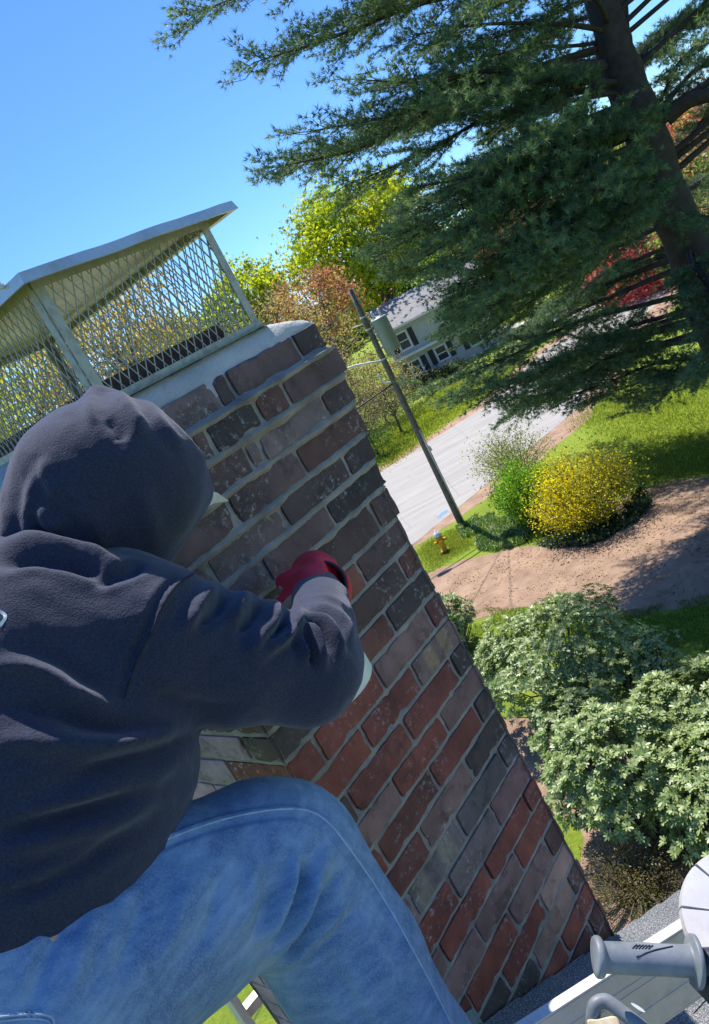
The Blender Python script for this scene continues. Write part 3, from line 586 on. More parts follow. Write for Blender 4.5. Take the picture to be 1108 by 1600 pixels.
tuft_p = np.array(tuft_p); tuft_d = np.array(tuft_d); tuft_d /= np.linalg.norm(tuft_d, axis=1)[:, None]; nt = len(tuft_p); NP = 12
print('tufts', nt)
dv = tuft_d[:, None]*.75+rg.normal(size=(nt, NP, 3))*.42; dv /= np.linalg.norm(dv, axis=2)[..., None]
Ln = (.11+.07*rg.random((nt, NP)))[..., None]; sv = np.cross(dv, rg.normal(size=dv.shape)); sv /= np.linalg.norm(sv, axis=2)[..., None]
o_ = tuft_p[:, None]-tuft_d[:, None]*.03+rg.normal(size=dv.shape)*.012
V = np.stack([o_-sv*.008, o_+sv*.008, o_+dv*Ln], 2).reshape(-1, 3); F = np.arange(len(V)).reshape(-1, 3)
tc_ = tints(nt, [(.095, .175, .11), (.125, .21, .11), (.075, .145, .095), (.20, .28, .12)], 9)
mesh('foliage', V, F, 'needle', pine, np.repeat(tc_, NP*3, 0))

# ============================================================ CHIMNEY
JZ = [-.088, -.1547, -.218, -.2868, -.3494, -.410, -.4867, -.5518, -.618, -.6826, -.752, -.821, -.890, -.953, -1.0198, -1.0886, -1.158, -1.231, -1.296, -1.3665, -1.441, -1.507, -1.577, -1.646]
TOPZ = -.026; NC = 136
def jz(k):
    if k < 0: return TOPZ+.003
    return JZ[k] if k < len(JZ) else JZ[-1]-.0677*(k-len(JZ)+1)
UR = {-1: .623, 0: .653, 1: .634, 2: .62, 3: .607, 4: .597, 5: .588}
FO = {-1: .012, 0: .026, 1: .017, 2: .012, 3: .008, 4: .005, 5: .002}
WB, UB = .79, .577
chim = empty('chimney', UW(.29, .4, -9.5), 'tall weathered brick chimney, dark and sooty near its top', 'chimney')
rg = np.random.default_rng(3)
def brickbox(u0, u1, w0, w1, z0, z1, fine, s):
    g = .0047 if z0 > -.7 else .0043
    u0 += g; u1 -= g; w0 += g; w1 -= g; z0 += g; z1 -= g
    h = np.array([u1-u0, w1-w0, z1-z0])/2; c = np.array([u0+u1, w0+w1, z0+z1])/2
    n = np.maximum(2, (h*2/(.009 if fine else .05)).astype(int)+1) if fine else np.array([2, 2, 2])
    Vv, Ff, k = [], [], 0
    for ax_ in range(3):
        for sg in (-1, 1):
            a, b_ = [i for i in range(3) if i != ax_]; A, B = np.meshgrid(np.linspace(-1, 1, n[a]), np.linspace(-1, 1, n[b_]), indexing='ij')
            p = np.zeros(A.shape+(3,)); p[..., a] = A*h[a]; p[..., b_] = B*h[b_]; p[..., ax_] = sg*h[ax_]; f = grid(n[a], n[b_])+k
            if (sg > 0) == (ax_ == 1): f = f[:, ::-1]
            Vv.append(p.reshape(-1, 3)); Ff.append(f); k += A.size
    V = np.concatenate(Vv); F = np.concatenate(Ff)
    if fine:
        r = .0035; q_ = np.clip(V, -(h-r), h-r); d = V-q_; l = np.linalg.norm(d, axis=1)[:, None]; V = np.where(l > 1e-9, q_+d/np.maximum(l, 1e-9)*r, V)
        e = (np.abs(V)/h); edge = np.sort(e, axis=1)[:, 1] > .86
        W = V+c; nz = fbm(W*38+s*7.1, 1, 3); V = V*(1+0*V)+np.sign(V)*(e > .9)*(nz[:, None]*.0022)
        chip = np.clip(noise(W*55+s*3.3, 5)-.25, 0, 1)*edge; V -= V/np.linalg.norm(V, axis=1)[:, None]*chip[:, None]*.013
    else: nz = None
    # tiny tilt
    V = V+np.cross(np.array([rg.normal(), rg.normal(), rg.normal()])*.006, V)
    return V+c, F
BV, BF, BT, bn = [], [], [], 0
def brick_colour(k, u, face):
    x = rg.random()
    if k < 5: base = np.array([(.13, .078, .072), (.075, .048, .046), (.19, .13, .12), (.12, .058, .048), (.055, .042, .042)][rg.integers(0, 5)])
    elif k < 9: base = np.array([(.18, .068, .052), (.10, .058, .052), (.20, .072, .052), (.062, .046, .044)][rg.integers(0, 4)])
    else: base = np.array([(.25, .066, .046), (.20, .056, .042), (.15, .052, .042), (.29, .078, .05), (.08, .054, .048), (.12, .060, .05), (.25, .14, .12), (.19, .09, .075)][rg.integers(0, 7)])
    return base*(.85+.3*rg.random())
for k in range(-1, NC):
    z1, z0 = jz(k), jz(k+1); fo = FO.get(k, rg.normal()*.0004); sc = 1-fo/1.147; z1, z0 = z1*sc if k < 6 else z1, z0*sc if k < 6 else z0
    ur = -.652+(UR.get(k, UB)+.652)*sc; ul = -fo; wb = WB+fo; fine = k < 30
    if fo < .002: ur += rg.normal()*.002
    ev = k % 2 == 0; D = .095; rows = []
    fj = [.192, .395] if ev else [.086, .294, .505]
    if k == -1: fj = [.10, .288, .331, .538]
    if k == 0: fj = [.085, .193, .225, .357, .446]
    if k == 1: fj = [.075, .281, .322, .53]
    if k == 3: fj = [.08, .285, .504]
    su = lambda x: -.652+(x+.652)*sc
    if ev:
        xs = [ul]+[su(x)+rg.normal()*.002 for x in fj]+[ur]; rows += [(a, b_, -fo, D-fo, 'f') for a, b_ in zip(xs, xs[1:])]
        ys = [D-fo, .30, .505, .71, wb] if wb-.71 > .05 else [D-fo, .30, .505, wb]; rows += [(ul, ul+D, a, b_, 'l') for a, b_ in zip(ys, ys[1:])]
        ys = [D-fo, .30, .505, wb-D]; rows += [(ur-D, ur, a, b_, 'r') for a, b_ in zip(ys, ys[1:])]
        xs = [ul+D, .3, .42, ur]; rows += [(a, b_, wb-D, wb, 'b') for a, b_ in zip(xs, xs[1:])]
    else:
        xs = [su(x)+rg.normal()*.002 for x in fj]; hd = (xs[0]-ul)
        last = ur-xs[-1]
        xs2 = xs+([ur] if last > .05 else []); rows += [(a, b_, -fo, D-fo, 'f') for a, b_ in zip(xs2[:-1], xs2[1:])]
        if len(xs2) == len(xs): rows[-1] = (rows[-1][0], ur, -fo, D-fo, 'f')
        ys = [-fo, .195, .40, .605, wb]; rows += [(ul, ul+hd, a, b_, 'l') for a, b_ in zip(ys, ys[1:])]
        ys = [D-fo, .195, .40, .605, wb]; rows += [(ur-D, ur, a, b_, 'r') for a, b_ in zip(ys, ys[1:])]
        xs = [ul+hd, .29, ur-D]; rows += [(a, b_, wb-D, wb, 'b') for a, b_ in zip(xs, xs[1:])]
    for (a, b_, c_, d, face) in rows:
        pr = rg.normal()*.0010 if fine else 0
        V, F = brickbox(a, b_, c_, d, z0, z1, fine and face in 'fl', len(BV))
        if face == 'f': V[:, 1] -= pr
        if face == 'l': V[:, 0] -= pr
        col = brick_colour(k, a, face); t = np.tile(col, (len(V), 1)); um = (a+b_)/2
        if face == 'f':
            if k == 11 and a < .15 and b_ < .25: t[:] = (.42, .38, .34)
            if k == 10 and b_ > .45: t[:] = (.24, .15, .13); w_ = ((V[:, 0] > .435) & (V[:, 0] < .47)) | ((V[:, 0] > .50) & (V[:, 0] < .53)); t[w_] = (.36, .24, .14)
            if k in (15,) and um < .3: t[:] = (.2, .14, .13); w_ = ((V[:, 0] > .10) & (V[:, 0] < .15)) | ((V[:, 0] > .20) & (V[:, 0] < .26)); t[w_] = (.36, .27, .16)
            if k in (15, 16) and um >= .1: t = t*.5+np.array([.17, .155, .16])*.5
            if k == 20 and .38 < um: t[:] = (.40, .24, .19)
            if k == 21 and .35 < um < .5: t[:] = (.34, .2, .15)
            if k == 22 and um > .5: t[:] = (.45, .31, .22)
        if face == 'l' and c_ > .05: t = t*.4+np.array([.50, .37, .42])*.6  # left-face bricks past the corner: sky light painted in as a paler, pinker tint
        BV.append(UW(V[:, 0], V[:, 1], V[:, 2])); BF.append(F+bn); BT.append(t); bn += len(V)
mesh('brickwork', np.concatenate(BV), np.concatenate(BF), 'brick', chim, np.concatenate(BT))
# mortar: four displaced faces behind the brick fronts
jzs = np.array([jz(k) for k in range(0, NC+1)])
def mortar_face(kind):
    zf = np.concatenate([np.arange(-.03, -2.0, -.0045), np.arange(-2.02, -9.5, -.05)]); L = UB if kind in 'fb' else WB
    nu = int(L/.0055) if kind in 'fl' else 16; s = np.linspace(0, 1, nu); Zg, S = np.meshgrid(zf, s, indexing='ij')
    kk_ = np.searchsorted(-jzs, -Zg)-1; fo = np.zeros_like(Zg)
    for q_, f_ in FO.items(): fo[kk_ == q_] = f_
    dmin = np.min(np.abs(Zg[..., None]-jzs[None, None, :30]), axis=2)
    topc = np.clip((Zg+.62)/.5, 0, 1)
    pn = np.stack([S*L, Zg, Zg*0+ord(kind)], -1)
    rec = -.0106-.0006*topc+.0010*fbm(pn*45, 3)+.0012*noise(pn*14)
    bead = np.exp(-(dmin/.0068)**2)*(.0080*topc+.0042)*(1+.35*noise(pn*22)); rag = np.clip(noise(pn*24+9)-.2, 0, 1)*.022*topc*np.exp(-(dmin/.013)**2)
    d = fo+rec+bead+rag
    if kind == 'f':
        ur = np.interp(-Zg, [0, .06, .12, .19, .25, .32, .38, .45], [.604, .606, .622, .612, .603, .596, .588, .577])-.016
        return UW(-d*.0-fo+S*(ur+fo)+.004, -d, Zg), grid(len(zf), nu)
    if kind == 'l': return UW(-d, S*WB+.003, Zg), grid(len(zf), nu)[:, ::-1]
    if kind == 'r': return UW(UB-.016+fo+0*d, S*WB, Zg), grid(len(zf), nu)
    return UW(S*UB, WB-.006+fo, Zg), grid(len(zf), nu)
mv, mf, mn = [], [], 0
for kd in 'flrb':
    V, F = mortar_face(kd); V = V.reshape(-1, 3); mv.append(V); mf.append(F+mn); mn += len(V)
mesh('mortar_joints', np.concatenate(mv), np.concatenate(mf), 'mortar', chim, smooth=True)
# crown wash (sloping mortar cap) over the top course
na, nb = 90, 120
A, B = np.meshgrid(np.linspace(0, 1, na), np.linspace(0, 1, nb), indexing='ij')
u0, u1, w0, w1 = -.004, .608, .000, .80; cu0, cu1, cw0, cw1 = .078, .50, .022, .765
Uu = u0+(u1-u0)*A; Ww = w0+(w1-w0)*B
du = np.minimum(np.minimum((Uu-u0)/(cu0-u0), (u1-Uu)/(u1-cu1)), 1); dw = np.minimum(np.minimum((Ww-w0)/(cw0-w0), (w1-Ww)/(w1-cw1)), 1)
hh = np.minimum(du, dw)**.75
Zz = -.024+.040*hh+.003*fbm(np.stack([Uu*20, Ww*20, 0*Uu], -1), 4)+.0012*noise(np.stack([Uu*90, Ww*90, 0*Uu], -1))
jit = .003*noise(np.stack([Uu*18, Ww*18, 0*Uu+3], -1))
Vc = UW(Uu+jit*(hh < .1), Ww+jit*(hh < .1), Zz).reshape(-1, 3); Fc = grid(na, nb).tolist()
n0 = len(Vc); ring = [i*nb for i in range(na)]+[(na-1)*nb+j for j in range(1, nb)]+[i*nb+nb-1 for i in range(na-2, -1, -1)]+[j for j in range(nb-2, 0, -1)]
Vc = np.concatenate([Vc, Vc[ring]-np.array([0, 0, .035])]); m_ = len(ring)
Fc += [(ring[i], n0+i, n0+(i+1) % m_, ring[(i+1) % m_]) for i in range(m_)]
mesh('crown', Vc, [tuple(f) for f in Fc], 'crown', chim, smooth=True)
b = MB()
for (a, c_, d, e) in ((.135, .45, .085, .36), (.135, .45, .42, .70)):
    for (x0, x1, y0, y1) in ((a, c_, d, d+.018), (a, c_, e-.018, e), (a, a+.018, d+.018, e-.018), (c_-.018, c_, d+.018, e-.018)):
        b.box(UW((x0+x1)/2, (y0+y1)/2, .030), UWZ, (x1-x0)/2, (y1-y0)/2, .030)
b.build('flue_tile', 'clay', chim, bevel=.003)
# lead flashing stepped at the foot of the front corner
fl = []
for i, (u, z) in enumerate([(-.012, -1.30), (.03, -1.30), (.03, -1.37), (.075, -1.40), (.075, -1.45), (.15, -1.50), (.15, -1.6), (-.012, -1.50)]): fl.append((u, z))
n = len(fl); V = [UW(u, -.006, z) for u, z in fl]+[UW(u, -.0035, z) for u, z in fl]
mesh('flashing', V, [tuple(range(n))[::-1], tuple(range(n, 2*n))]+[(i, (i+1) % n, n+(i+1) % n, n+i) for i in range(n)], 'lead', chim)

# ============================================================ CHIMNEY CAP (CAGE)
cage = empty('mesh_spark_guard', UW(.29, .4, .016), 'galvanised mesh chimney cap with sheet metal lid on the brick chimney', 'chimney cap')
gu0, gu1, gw0, gw1, gz0, gz1 = .085, .493, .03, .755, .017, .243
def mesh_panel(a, bb, n_):
    """expanded metal between two ground points a->bb (u,w), height gz0..gz1"""
    a = np.array(a); bb = np.array(bb); L = np.linalg.norm(bb-a); nx = int(round(L/.0205)); ny = 5; dx = L/nx; dz = (gz1-gz0)/ny; b = MB(); dirv = (bb-a)/L
    dw_ = E1*dirv[0]+E2*dirv[1]; nv = np.cross(dw_, [0, 0, 1.])
    for i in range(nx):
        for j in range(ny):
            for (x0, z0, x1, z1) in ((i, j, i+.5, j+.5), (i+.5, j+.5, i+1, j), (i, j+1, i+.5, j+.5), (i+.5, j+.5, i+1, j+1)):
                p0 = UW(*(a+dirv*x0*dx), gz0+z0*dz); p1 = UW(*(a+dirv*x1*dx), gz0+z1*dz); d = p1-p0; l = np.linalg.norm(d); d /= l
                b.box((p0+p1)/2, [d, np.cross(d, nv), nv], l/2+.0004, .0009, .0008)
    return b.build('mesh_panel', 'galv', cage)
for a, bb in (((gu0, gw0), (gu1, gw0)), ((gu0, gw0), (gu0, gw1)), ((gu1, gw0), (gu1, gw1)), ((gu0, gw1), (gu1, gw1))): mesh_panel(a, bb, 0)
for (u, w, su_, sw) in ((gu0, gw0, 1, 1), (gu1, gw0, -1, 1), (gu0, gw1, 1, -1), (gu1, gw1, -1, -1)):
    b = MB(); zc, hz = (gz0+gz1)/2, (gz1-gz0)/2
    b.box(UW(u+su_*.008, w-sw*.0025, zc), UWZ, .0095, .0011, hz); b.box(UW(u-su_*.0025, w+sw*.009, zc), UWZ, .0011, .0095, hz)
    b.build('corner_post', 'galv', cage)
b = MB()
for z in (gz0+.006, gz1-.006):
    for (u, w, hx, hy) in (((gu0+gu1)/2, gw0-.0045, (gu1-gu0)/2+.004, .0011), ((gu0+gu1)/2, gw1+.0045, (gu1-gu0)/2+.004, .0011), (gu0-.0045, (gw0+gw1)/2, .0011, (gw1-gw0)/2), (gu1+.0045, (gw0+gw1)/2, .0011, (gw1-gw0)/2)):
        b.box(UW(u, w, z), UWZ, hx, hy, .007)
    b.box(UW((gu0+gu1)/2, gw0-.014, gz0-.001), UWZ, (gu1-gu0)/2+.01, .011, .0011)
b.build('frame_rail', 'galv', cage)
# lid
lu0, lu1, lw0, lw1, lz = .041, .532, -.026, .80, .250
nu_, nw_ = 29, 41; A, B = np.meshgrid(np.linspace(0, 1, nu_), np.linspace(0, 1, nw_), indexing='ij')
Uu = lu0+(lu1-lu0)*A; Ww = lw0+(lw1-lw0)*B; e = np.minimum(np.minimum(Uu-lu0, lu1-Uu), np.minimum(Ww-lw0, lw1-Ww))
Zz = lz+.11*np.minimum(e, .26)+.0012*fbm(np.stack([Uu*9, Ww*9, 0*Uu], -1), 6)*(1+1.5*(e < .02))
V = UW(Uu, Ww, Zz).reshape(-1, 3); ring = [i*nw_ for i in range(nu_)]+[(nu_-1)*nw_+j for j in range(1, nw_)]+[i*nw_+nw_-1 for i in range(nu_-2, -1, -1)]+[j for j in range(nw_-2, 0, -1)]
n0 = len(V); m_ = len(ring); cc_ = UW((lu0+lu1)/2, (lw0+lw1)/2, lz); dr_ = V[ring]-cc_; dr_[:, 2] = 0
V2 = V[ring]-np.array([0, 0, .018])+dr_*.012; V3 = V2-dr_*.045+np.array([0, 0, .002]); V = np.concatenate([V, V2, V3])
F = grid(nu_, nw_).tolist()+[(ring[i], n0+i, n0+(i+1) % m_, ring[(i+1) % m_]) for i in range(m_)]+[(n0+i, n0+m_+i, n0+m_+(i+1) % m_, n0+(i+1) % m_) for i in range(m_)]
lid = mesh('lid', V, [tuple(f) for f in F], 'cap', cage, smooth=False); sm = lid.modifiers.new('solid', 'SOLIDIFY'); sm.thickness = .0009
for u, w in ((lu0-.004, .03), (lu0-.004, .10)): MB().lathe(UW(u, w, lz-.002), (0, 0, 1), [(0, .006), (.006, .006), (.007, .003), (.014, .003)], 8).build('screw', 'alu', cage)

# ============================================================ THIS HOUSE (roof under the camera)
house = empty('roofed_house', UW(0, -4, -9.5), 'house whose dark shingled roof edge meets the chimney foot', 'house')
RS = -.65; rz = lambda u: -1.40+RS*u if not hasattr(u, 'shape') else np.where(u >= -.3, -1.40+RS*u, -1.205+.65*(u+.3))
def rzz(u): return (-1.40+RS*u) if u >= -.3 else (-1.205+.65*(u+.3))
b = MB(); rg = np.random.default_rng(8)
sl = math.sqrt(1+RS*RS); expo = .14
nrow = int(4.1*sl/expo)
for side in (1, -1):
    for r in range(nrow):
        ua = -.3+side*(r*expo)/sl; ub = -.3+side*((r+1)*expo+.02)/sl; w = -.004
        while w > -(3.2 if side > 0 and r < 22 else 9.5):
            tw = .30+.04*rg.normal() if (r < 22) else 9.6
            w2 = w-tw; t = .004+.0035*rg.random(); g_ = .0015
            za, zb = rzz(ua)+.001, rzz(ub)+.007+t*.4
            V = [UW(ua, w-g_, za), UW(ub, w-g_, zb), UW(ub, w2+g_, zb), UW(ua, w2+g_, za), UW(ub, w-g_, zb-.006), UW(ub, w2+g_, zb-.006)]
            b.add(V, [(0, 1, 2, 3), (1, 4, 5, 2)]); w = w2
roofo = b.build('roof', 'shingle', house)
b = MB()
for side in (1, -1):
    ua, ub = -.3, -.3+side*4.15; za, zb = rzz(ua)-.03, rzz(ub)-.03
    V = [UW(ua, -.008, za+.024), UW(ub, -.008, zb+.024), UW(ub, -.008, zb-.15), UW(ua, -.008, za-.15), UW(ua, -.035, za+.024), UW(ub, -.035, zb+.024), UW(ub, -.035, zb-.15), UW(ua, -.035, za-.15)]
    b.add(V, [(0, 1, 2, 3), (7, 6, 5, 4), (0, 4, 5, 1), (3, 2, 6, 7), (1, 5, 6, 2), (0, 3, 7, 4)])
b.build('rake_board', 'trim_white', house)
b = MB(); V = [UW(-.3, -.04, -1.26), UW(3.6, -.04, rzz(3.6)-.05), UW(3.6, -.04, -9.5), UW(-4.2, -.04, -9.5), UW(-4.2, -.04, rzz(-4.2)-.05)]
V2 = [v-E2*9.2 for v in V]; b.add(V+V2, [(0, 1, 2, 3, 4), (9, 8, 7, 6, 5), (1, 6, 7, 2), (4, 3, 8, 9), (0, 5, 6, 1), (0, 4, 9, 5)])
b.build('wall', 'siding', house)

# ============================================================ LADDERS, GRINDER
# aluminium ladder lying parallel to the roof slope, rail in the lower right corner
TL = 1.05
a0, a1 = P(760, 1648, TL*.97), P(1300, 1300, TL*1.22)
dl = a1-a0; LL = np.linalg.norm(dl); dl /= LL
vw_ = ray(1000, 1530)
upn = np.array([0, 0, 1.])-dl*dl[2]; upn /= np.linalg.norm(upn); sid = np.cross(dl, upn)
if np.dot(sid, -vw_) < 0: sid = -sid                          # points to the camera
ladder = empty('aluminium_ladder', a0, 'aluminium ladder with grooved rail propped over the roof in the lower right', 'ladder')
lm = (a0+a1)/2
for off_ in (0, .36):
    b = MB(); o_ = lm+sid*off_
    b.box(o_-upn*.049, [dl, upn, sid], LL/2, .047, .0016)
    b.box(o_-sid*.0055, [dl, upn, sid], LL/2, .0016, .0070); b.box(o_-sid*.0055-upn*.098, [dl, upn, sid], LL/2, .0016, .0070)
    for g_ in (-.026, -.036, -.068): b.box(o_+sid*.0018+upn*g_, [dl, upn, sid], LL/2, .0012, .0009)
    b.build('rail', 'alu', ladder, bevel=.0006)
for k in range(0, 3):
    o_ = a0+dl*(.06+.36*k)-upn*.05; MB().tube([o_+sid*.002, o_+sid*.358], .014, 12).build('rung', 'alu', ladder, True)
for k, off_ in ((1, .02), (1, .34)):
    o_ = (a0-dl*.0+sid*off_-upn*.1) if k == 0 else (a1-dl*.05+sid*off_-upn*.1); du_ = np.dot(o_-C0, E1); zt = EYE[2]+rzz(du_)+.01
    if k == 1: MB().tube([o_, np.array([o_[0], o_[1], zt])], .012, 10).build('leg', 'alu', ladder, True)
b = MB(); oc = P(997, 1574, TL*.995); el = []
for i in range(10): el.append(oc+.0*upn+(math.cos(i/10*6.283)*(P(1008, 1580, TL)-P(997, 1574, TL))+math.sin(i/10*6.283)*(P(993, 1568, TL)-P(997, 1574, TL))*.8))
mesh('sticker', [e-vw_*.006 for e in el], [tuple(range(10))], 'white_plastic', ladder)
# rubber covered hook and the timber it grips
hk = [P(x, y, t) for x, y, t in [(926, 1606, 1.0), (927, 1585, .985), (931, 1569, .98), (945, 1564, .98), (960, 1572, .98), (1000, 1603, .98), (1030, 1630, .98)]]
tag(MB().tube(smooth_path(hk, 40), .0072, 12).build('rubber_hook', 'rubber', ladder, True))
tb = P(945, 1640, .99); wdv = P(930, 1582, .99)-tb; L_ = np.linalg.norm(wdv); wdv /= L_; s2 = np.cross(wdv, vw_); s2 /= np.linalg.norm(s2); s3 = np.cross(wdv, s2)
tim = MB().box(tb-wdv*.12+s3*0+s2*(-.006), [wdv, s2, s3], L_+.115-.0, .016, .012).build('timber_batten', 'wood', None, bevel=.002)
tag(tim, 'pale timber batten held against the ladder rail by the rubber hook', 'batten')
# angle grinder
grd = empty('angle_grinder', P(1085, 1500, .96), 'angle grinder with grey rubber side handle resting on the ladder', 'angle grinder')
h0, h1 = P(1084, 1502, .955), P(930, 1495, .93); hx_ = h1-h0; HL = np.linalg.norm(hx_)
prof = [(-.004, 0.0103), (-.0035, 0.0232), (-.003, 0.0245), (0, 0.0249), (.001, 0.0245), (.0016, 0.0237), (.0024, 0.0172), (.0035, 0.0153), (.005, 0.0148), (.03, 0.0144), (HL*.5, 0.0149), (HL*.85, 0.0144), (HL-.010, 0.0143), (HL-.0085, 0.0148), (HL-.0072, 0.0172), (HL-.006, 0.0186), (HL-.004, 0.0193), (HL-.001, 0.0191), (HL+.0006, 0.0179), (HL+.001, 0.0138), (HL+.0008, 0.0026)]
hd_ = MB().lathe(h0, hx_, prof, 40).build('side_handle', 'rubber', grd, True)
hu = hx_/HL
def on_handle(al, th_px):  # point on the camera-side of the grip
    c_ = h0+hu*al; v = -(c_-EYE)/np.linalg.norm(c_-EYE); v -= hu*np.dot(v, hu); v /= np.linalg.norm(v); s_ = np.cross(hu, v); return c_+.0150*(v*math.cos(th_px)+s_*math.sin(th_px))
sgn = 1 if on_handle(.06, .6)[2] > on_handle(.06, -.6)[2] else -1
b = MB()
for al in np.linspace(HL*.42, HL*.58, 6): b.tube([on_handle(al, sgn*.95), on_handle(al+.004, sgn*.75), on_handle(al+.006, sgn*.62)], .0007, 5)
b.tube([on_handle(HL*.22, sgn*.95), on_handle(HL*.4, sgn*.62), on_handle(HL*.52, sgn*.35), on_handle(HL*.62, sgn*.1)], .0007, 5)
b.build('raised_mark', 'dark_plastic', hd_, True)
bc = P(1182, 1436, 1.0); bn_ = EYE-bc; bn_ /= np.linalg.norm(bn_); bn_ = bn_+np.array([.25, .1, .35]); bn_ /= np.linalg.norm(bn_)
tx = np.cross(bn_, [0, 0, 1.]); tx /= np.linalg.norm(tx); ty = np.cross(bn_, tx); NS = 9
for i in range(NS):
    V = []; t0 = 2*math.pi*(i+.03)/NS; t1 = 2*math.pi*(i+.97)/NS; m_ = 8
    for zz_, ro in ((0, 1), (.009, .96)):
        for rr_ in (.036, .074*ro):
            for j in range(m_+1):
                th = t0+(t1-t0)*j/m_; V.append(bc+bn_*zz_+rr_*(math.cos(th)*tx+math.sin(th)*ty))
    s_ = m_+1; F = []
    for j in range(m_): F += [(j, j+1, s_+j+1, s_+j), (2*s_+j, 3*s_+j, 3*s_+j+1, 2*s_+j+1), (s_+j, s_+j+1, 3*s_+j+1, 3*s_+j), (j, 2*s_+j, 2*s_+j+1, j+1)]
    F += [(0, s_, 3*s_, 2*s_), (m_, 2*s_+m_, 3*s_+m_, s_+m_)]
    mesh('blade_segment', V, F, 'blade', grd)
MB().lathe(bc-bn_*.012, bn_, [(0, .02), (0, .062), (.009, .064), (.0115, .034), (.02, .032), (.024, .02)], 40).build('disc', 'blade', grd, True)
gb = P(1150, 1520, .99); gdir = P(1260, 1600, 1.0)-gb; gdir /= np.linalg.norm(gdir)
MB().lathe(gb-gdir*.03, gdir, [(0, .02), (0, .036), (.03, .042), (.09, .040), (.1, .033), (.26, .031), (.28, .036), (.33, .034), (.335, .01)], 28).build('motor_housing', 'dark_plastic', grd, True)
MB().tube([bc-bn_*.01, bc-bn_*.04, gb], [.03, .034, .036], 20).build('gear_head', 'alu', grd, True)
MB().tube([h0-hu*.001, h0-hu*.02, gb], [.012, .014, .02], 16).build('handle_mount', 'dark_plastic', grd, True)
# ladder standing on the lawn, leaning by the chimney's far side
lt = P(360, 1560, 2.75); lb_ = np.array([lt[0]-.55, lt[1]+.75, 0.]); ldir = lt-lb_; ltop = lb_+ldir*1.12; acr = np.cross(ldir/np.linalg.norm(ldir), [0, 0, 1.]); acr /= np.linalg.norm(acr)
if np.dot(acr, MW[:, 0]) < 0: acr = -acr
lad2 = empty('extension_ladder', lb_, 'pale ladder standing on the lawn left of the chimney, seen between the legs', 'ladder')
axl = [ldir/np.linalg.norm(ldir), acr, np.cross(ldir/np.linalg.norm(ldir), acr)]
for s_ in (0, .38): MB().box((lb_+ltop)/2+acr*s_, axl, np.linalg.norm(ltop-lb_)/2, .013, .036).build('rail', 'alu', lad2, bevel=.003)
for k in range(1, 33): 
    o_ = lb_+axl[0]*.28*k
    if k*.28 < np.linalg.norm(ltop-lb_)-.1: MB().box(o_+acr*.19, axl, .018, .177, .014).build('rung', 'alu', lad2)

# ============================================================ PERSON
def surfnets(S, org, h):
    s = S < 0; nx, ny, nz = S.shape
    acc = np.zeros((nx-1, ny-1, nz-1, 3)); cnt = np.zeros((nx-1, ny-1, nz-1))
    for ax_ in range(3):
        sl0 = [slice(None)]*3; sl1 = [slice(None)]*3; sl0[ax_] = slice(0, -1); sl1[ax_] = slice(1, None)
        A, B = S[tuple(sl0)], S[tuple(sl1)]; cr = (A < 0) != (B < 0); t = np.where(cr, A/(A-B+1e-20), 0)
        o1, o2 = [i for i in range(3) if i != ax_]
        for a in (0, 1):
            for b_ in (0, 1):
                sl = [slice(None)]*3; n1, n2 = S.shape[o1]-1, S.shape[o2]-1; sl[o1] = slice(a, a+n1); sl[o2] = slice(b_, b_+n2); c_ = cr[tuple(sl)]; tt = t[tuple(sl)]
                cnt += c_; acc[..., ax_] += c_*tt; acc[..., o1] += c_*a; acc[..., o2] += c_*b_
    m_ = cnt > 0; idx = -np.ones(m_.shape, int); idx[m_] = np.arange(m_.sum()); I = np.argwhere(m_)
    V = org+h*(I+acc[m_]/cnt[m_][:, None]); Fs = []
    for ax_ in range(3):
        o1, o2 = [(1, 2), (2, 0), (0, 1)][ax_]; sl = [slice(1, -1)]*3; sl[ax_] = slice(0, -1); sl2 = list(sl); sl2[ax_] = slice(1, None)
        A = s[tuple(sl)]; B = s[tuple(sl2)]; E_ = np.argwhere(A != B); fl_ = A[A != B]
        base = E_.copy(); base[:, o1] += 1; base[:, o2] += 1
        def g_(d1, d2): q_ = base.copy(); q_[:, o1] -= d1; q_[:, o2] -= d2; return idx[q_[:, 0], q_[:, 1], q_[:, 2]]
        q4 = np.stack([g_(1, 1), g_(0, 1), g_(0, 0), g_(1, 0)], 1); q4[~fl_] = q4[~fl_][:, ::-1]; Fs.append(q4)
    return V, np.concatenate(Fs)
def rcone(Q, a, b_, ra, rb):
    ab = b_-a; L2 = ab@ab+1e-12; t = np.clip(((Q-a)@ab)/L2, 0, 1); return np.linalg.norm(Q-a-t[..., None]*ab, axis=-1)-(ra+(rb-ra)*t)
def smin(a, b_, k):
    h = np.clip(.5+.5*(b_-a)/k, 0, 1); return b_*(1-h)+a*h-k*h*(1-h)
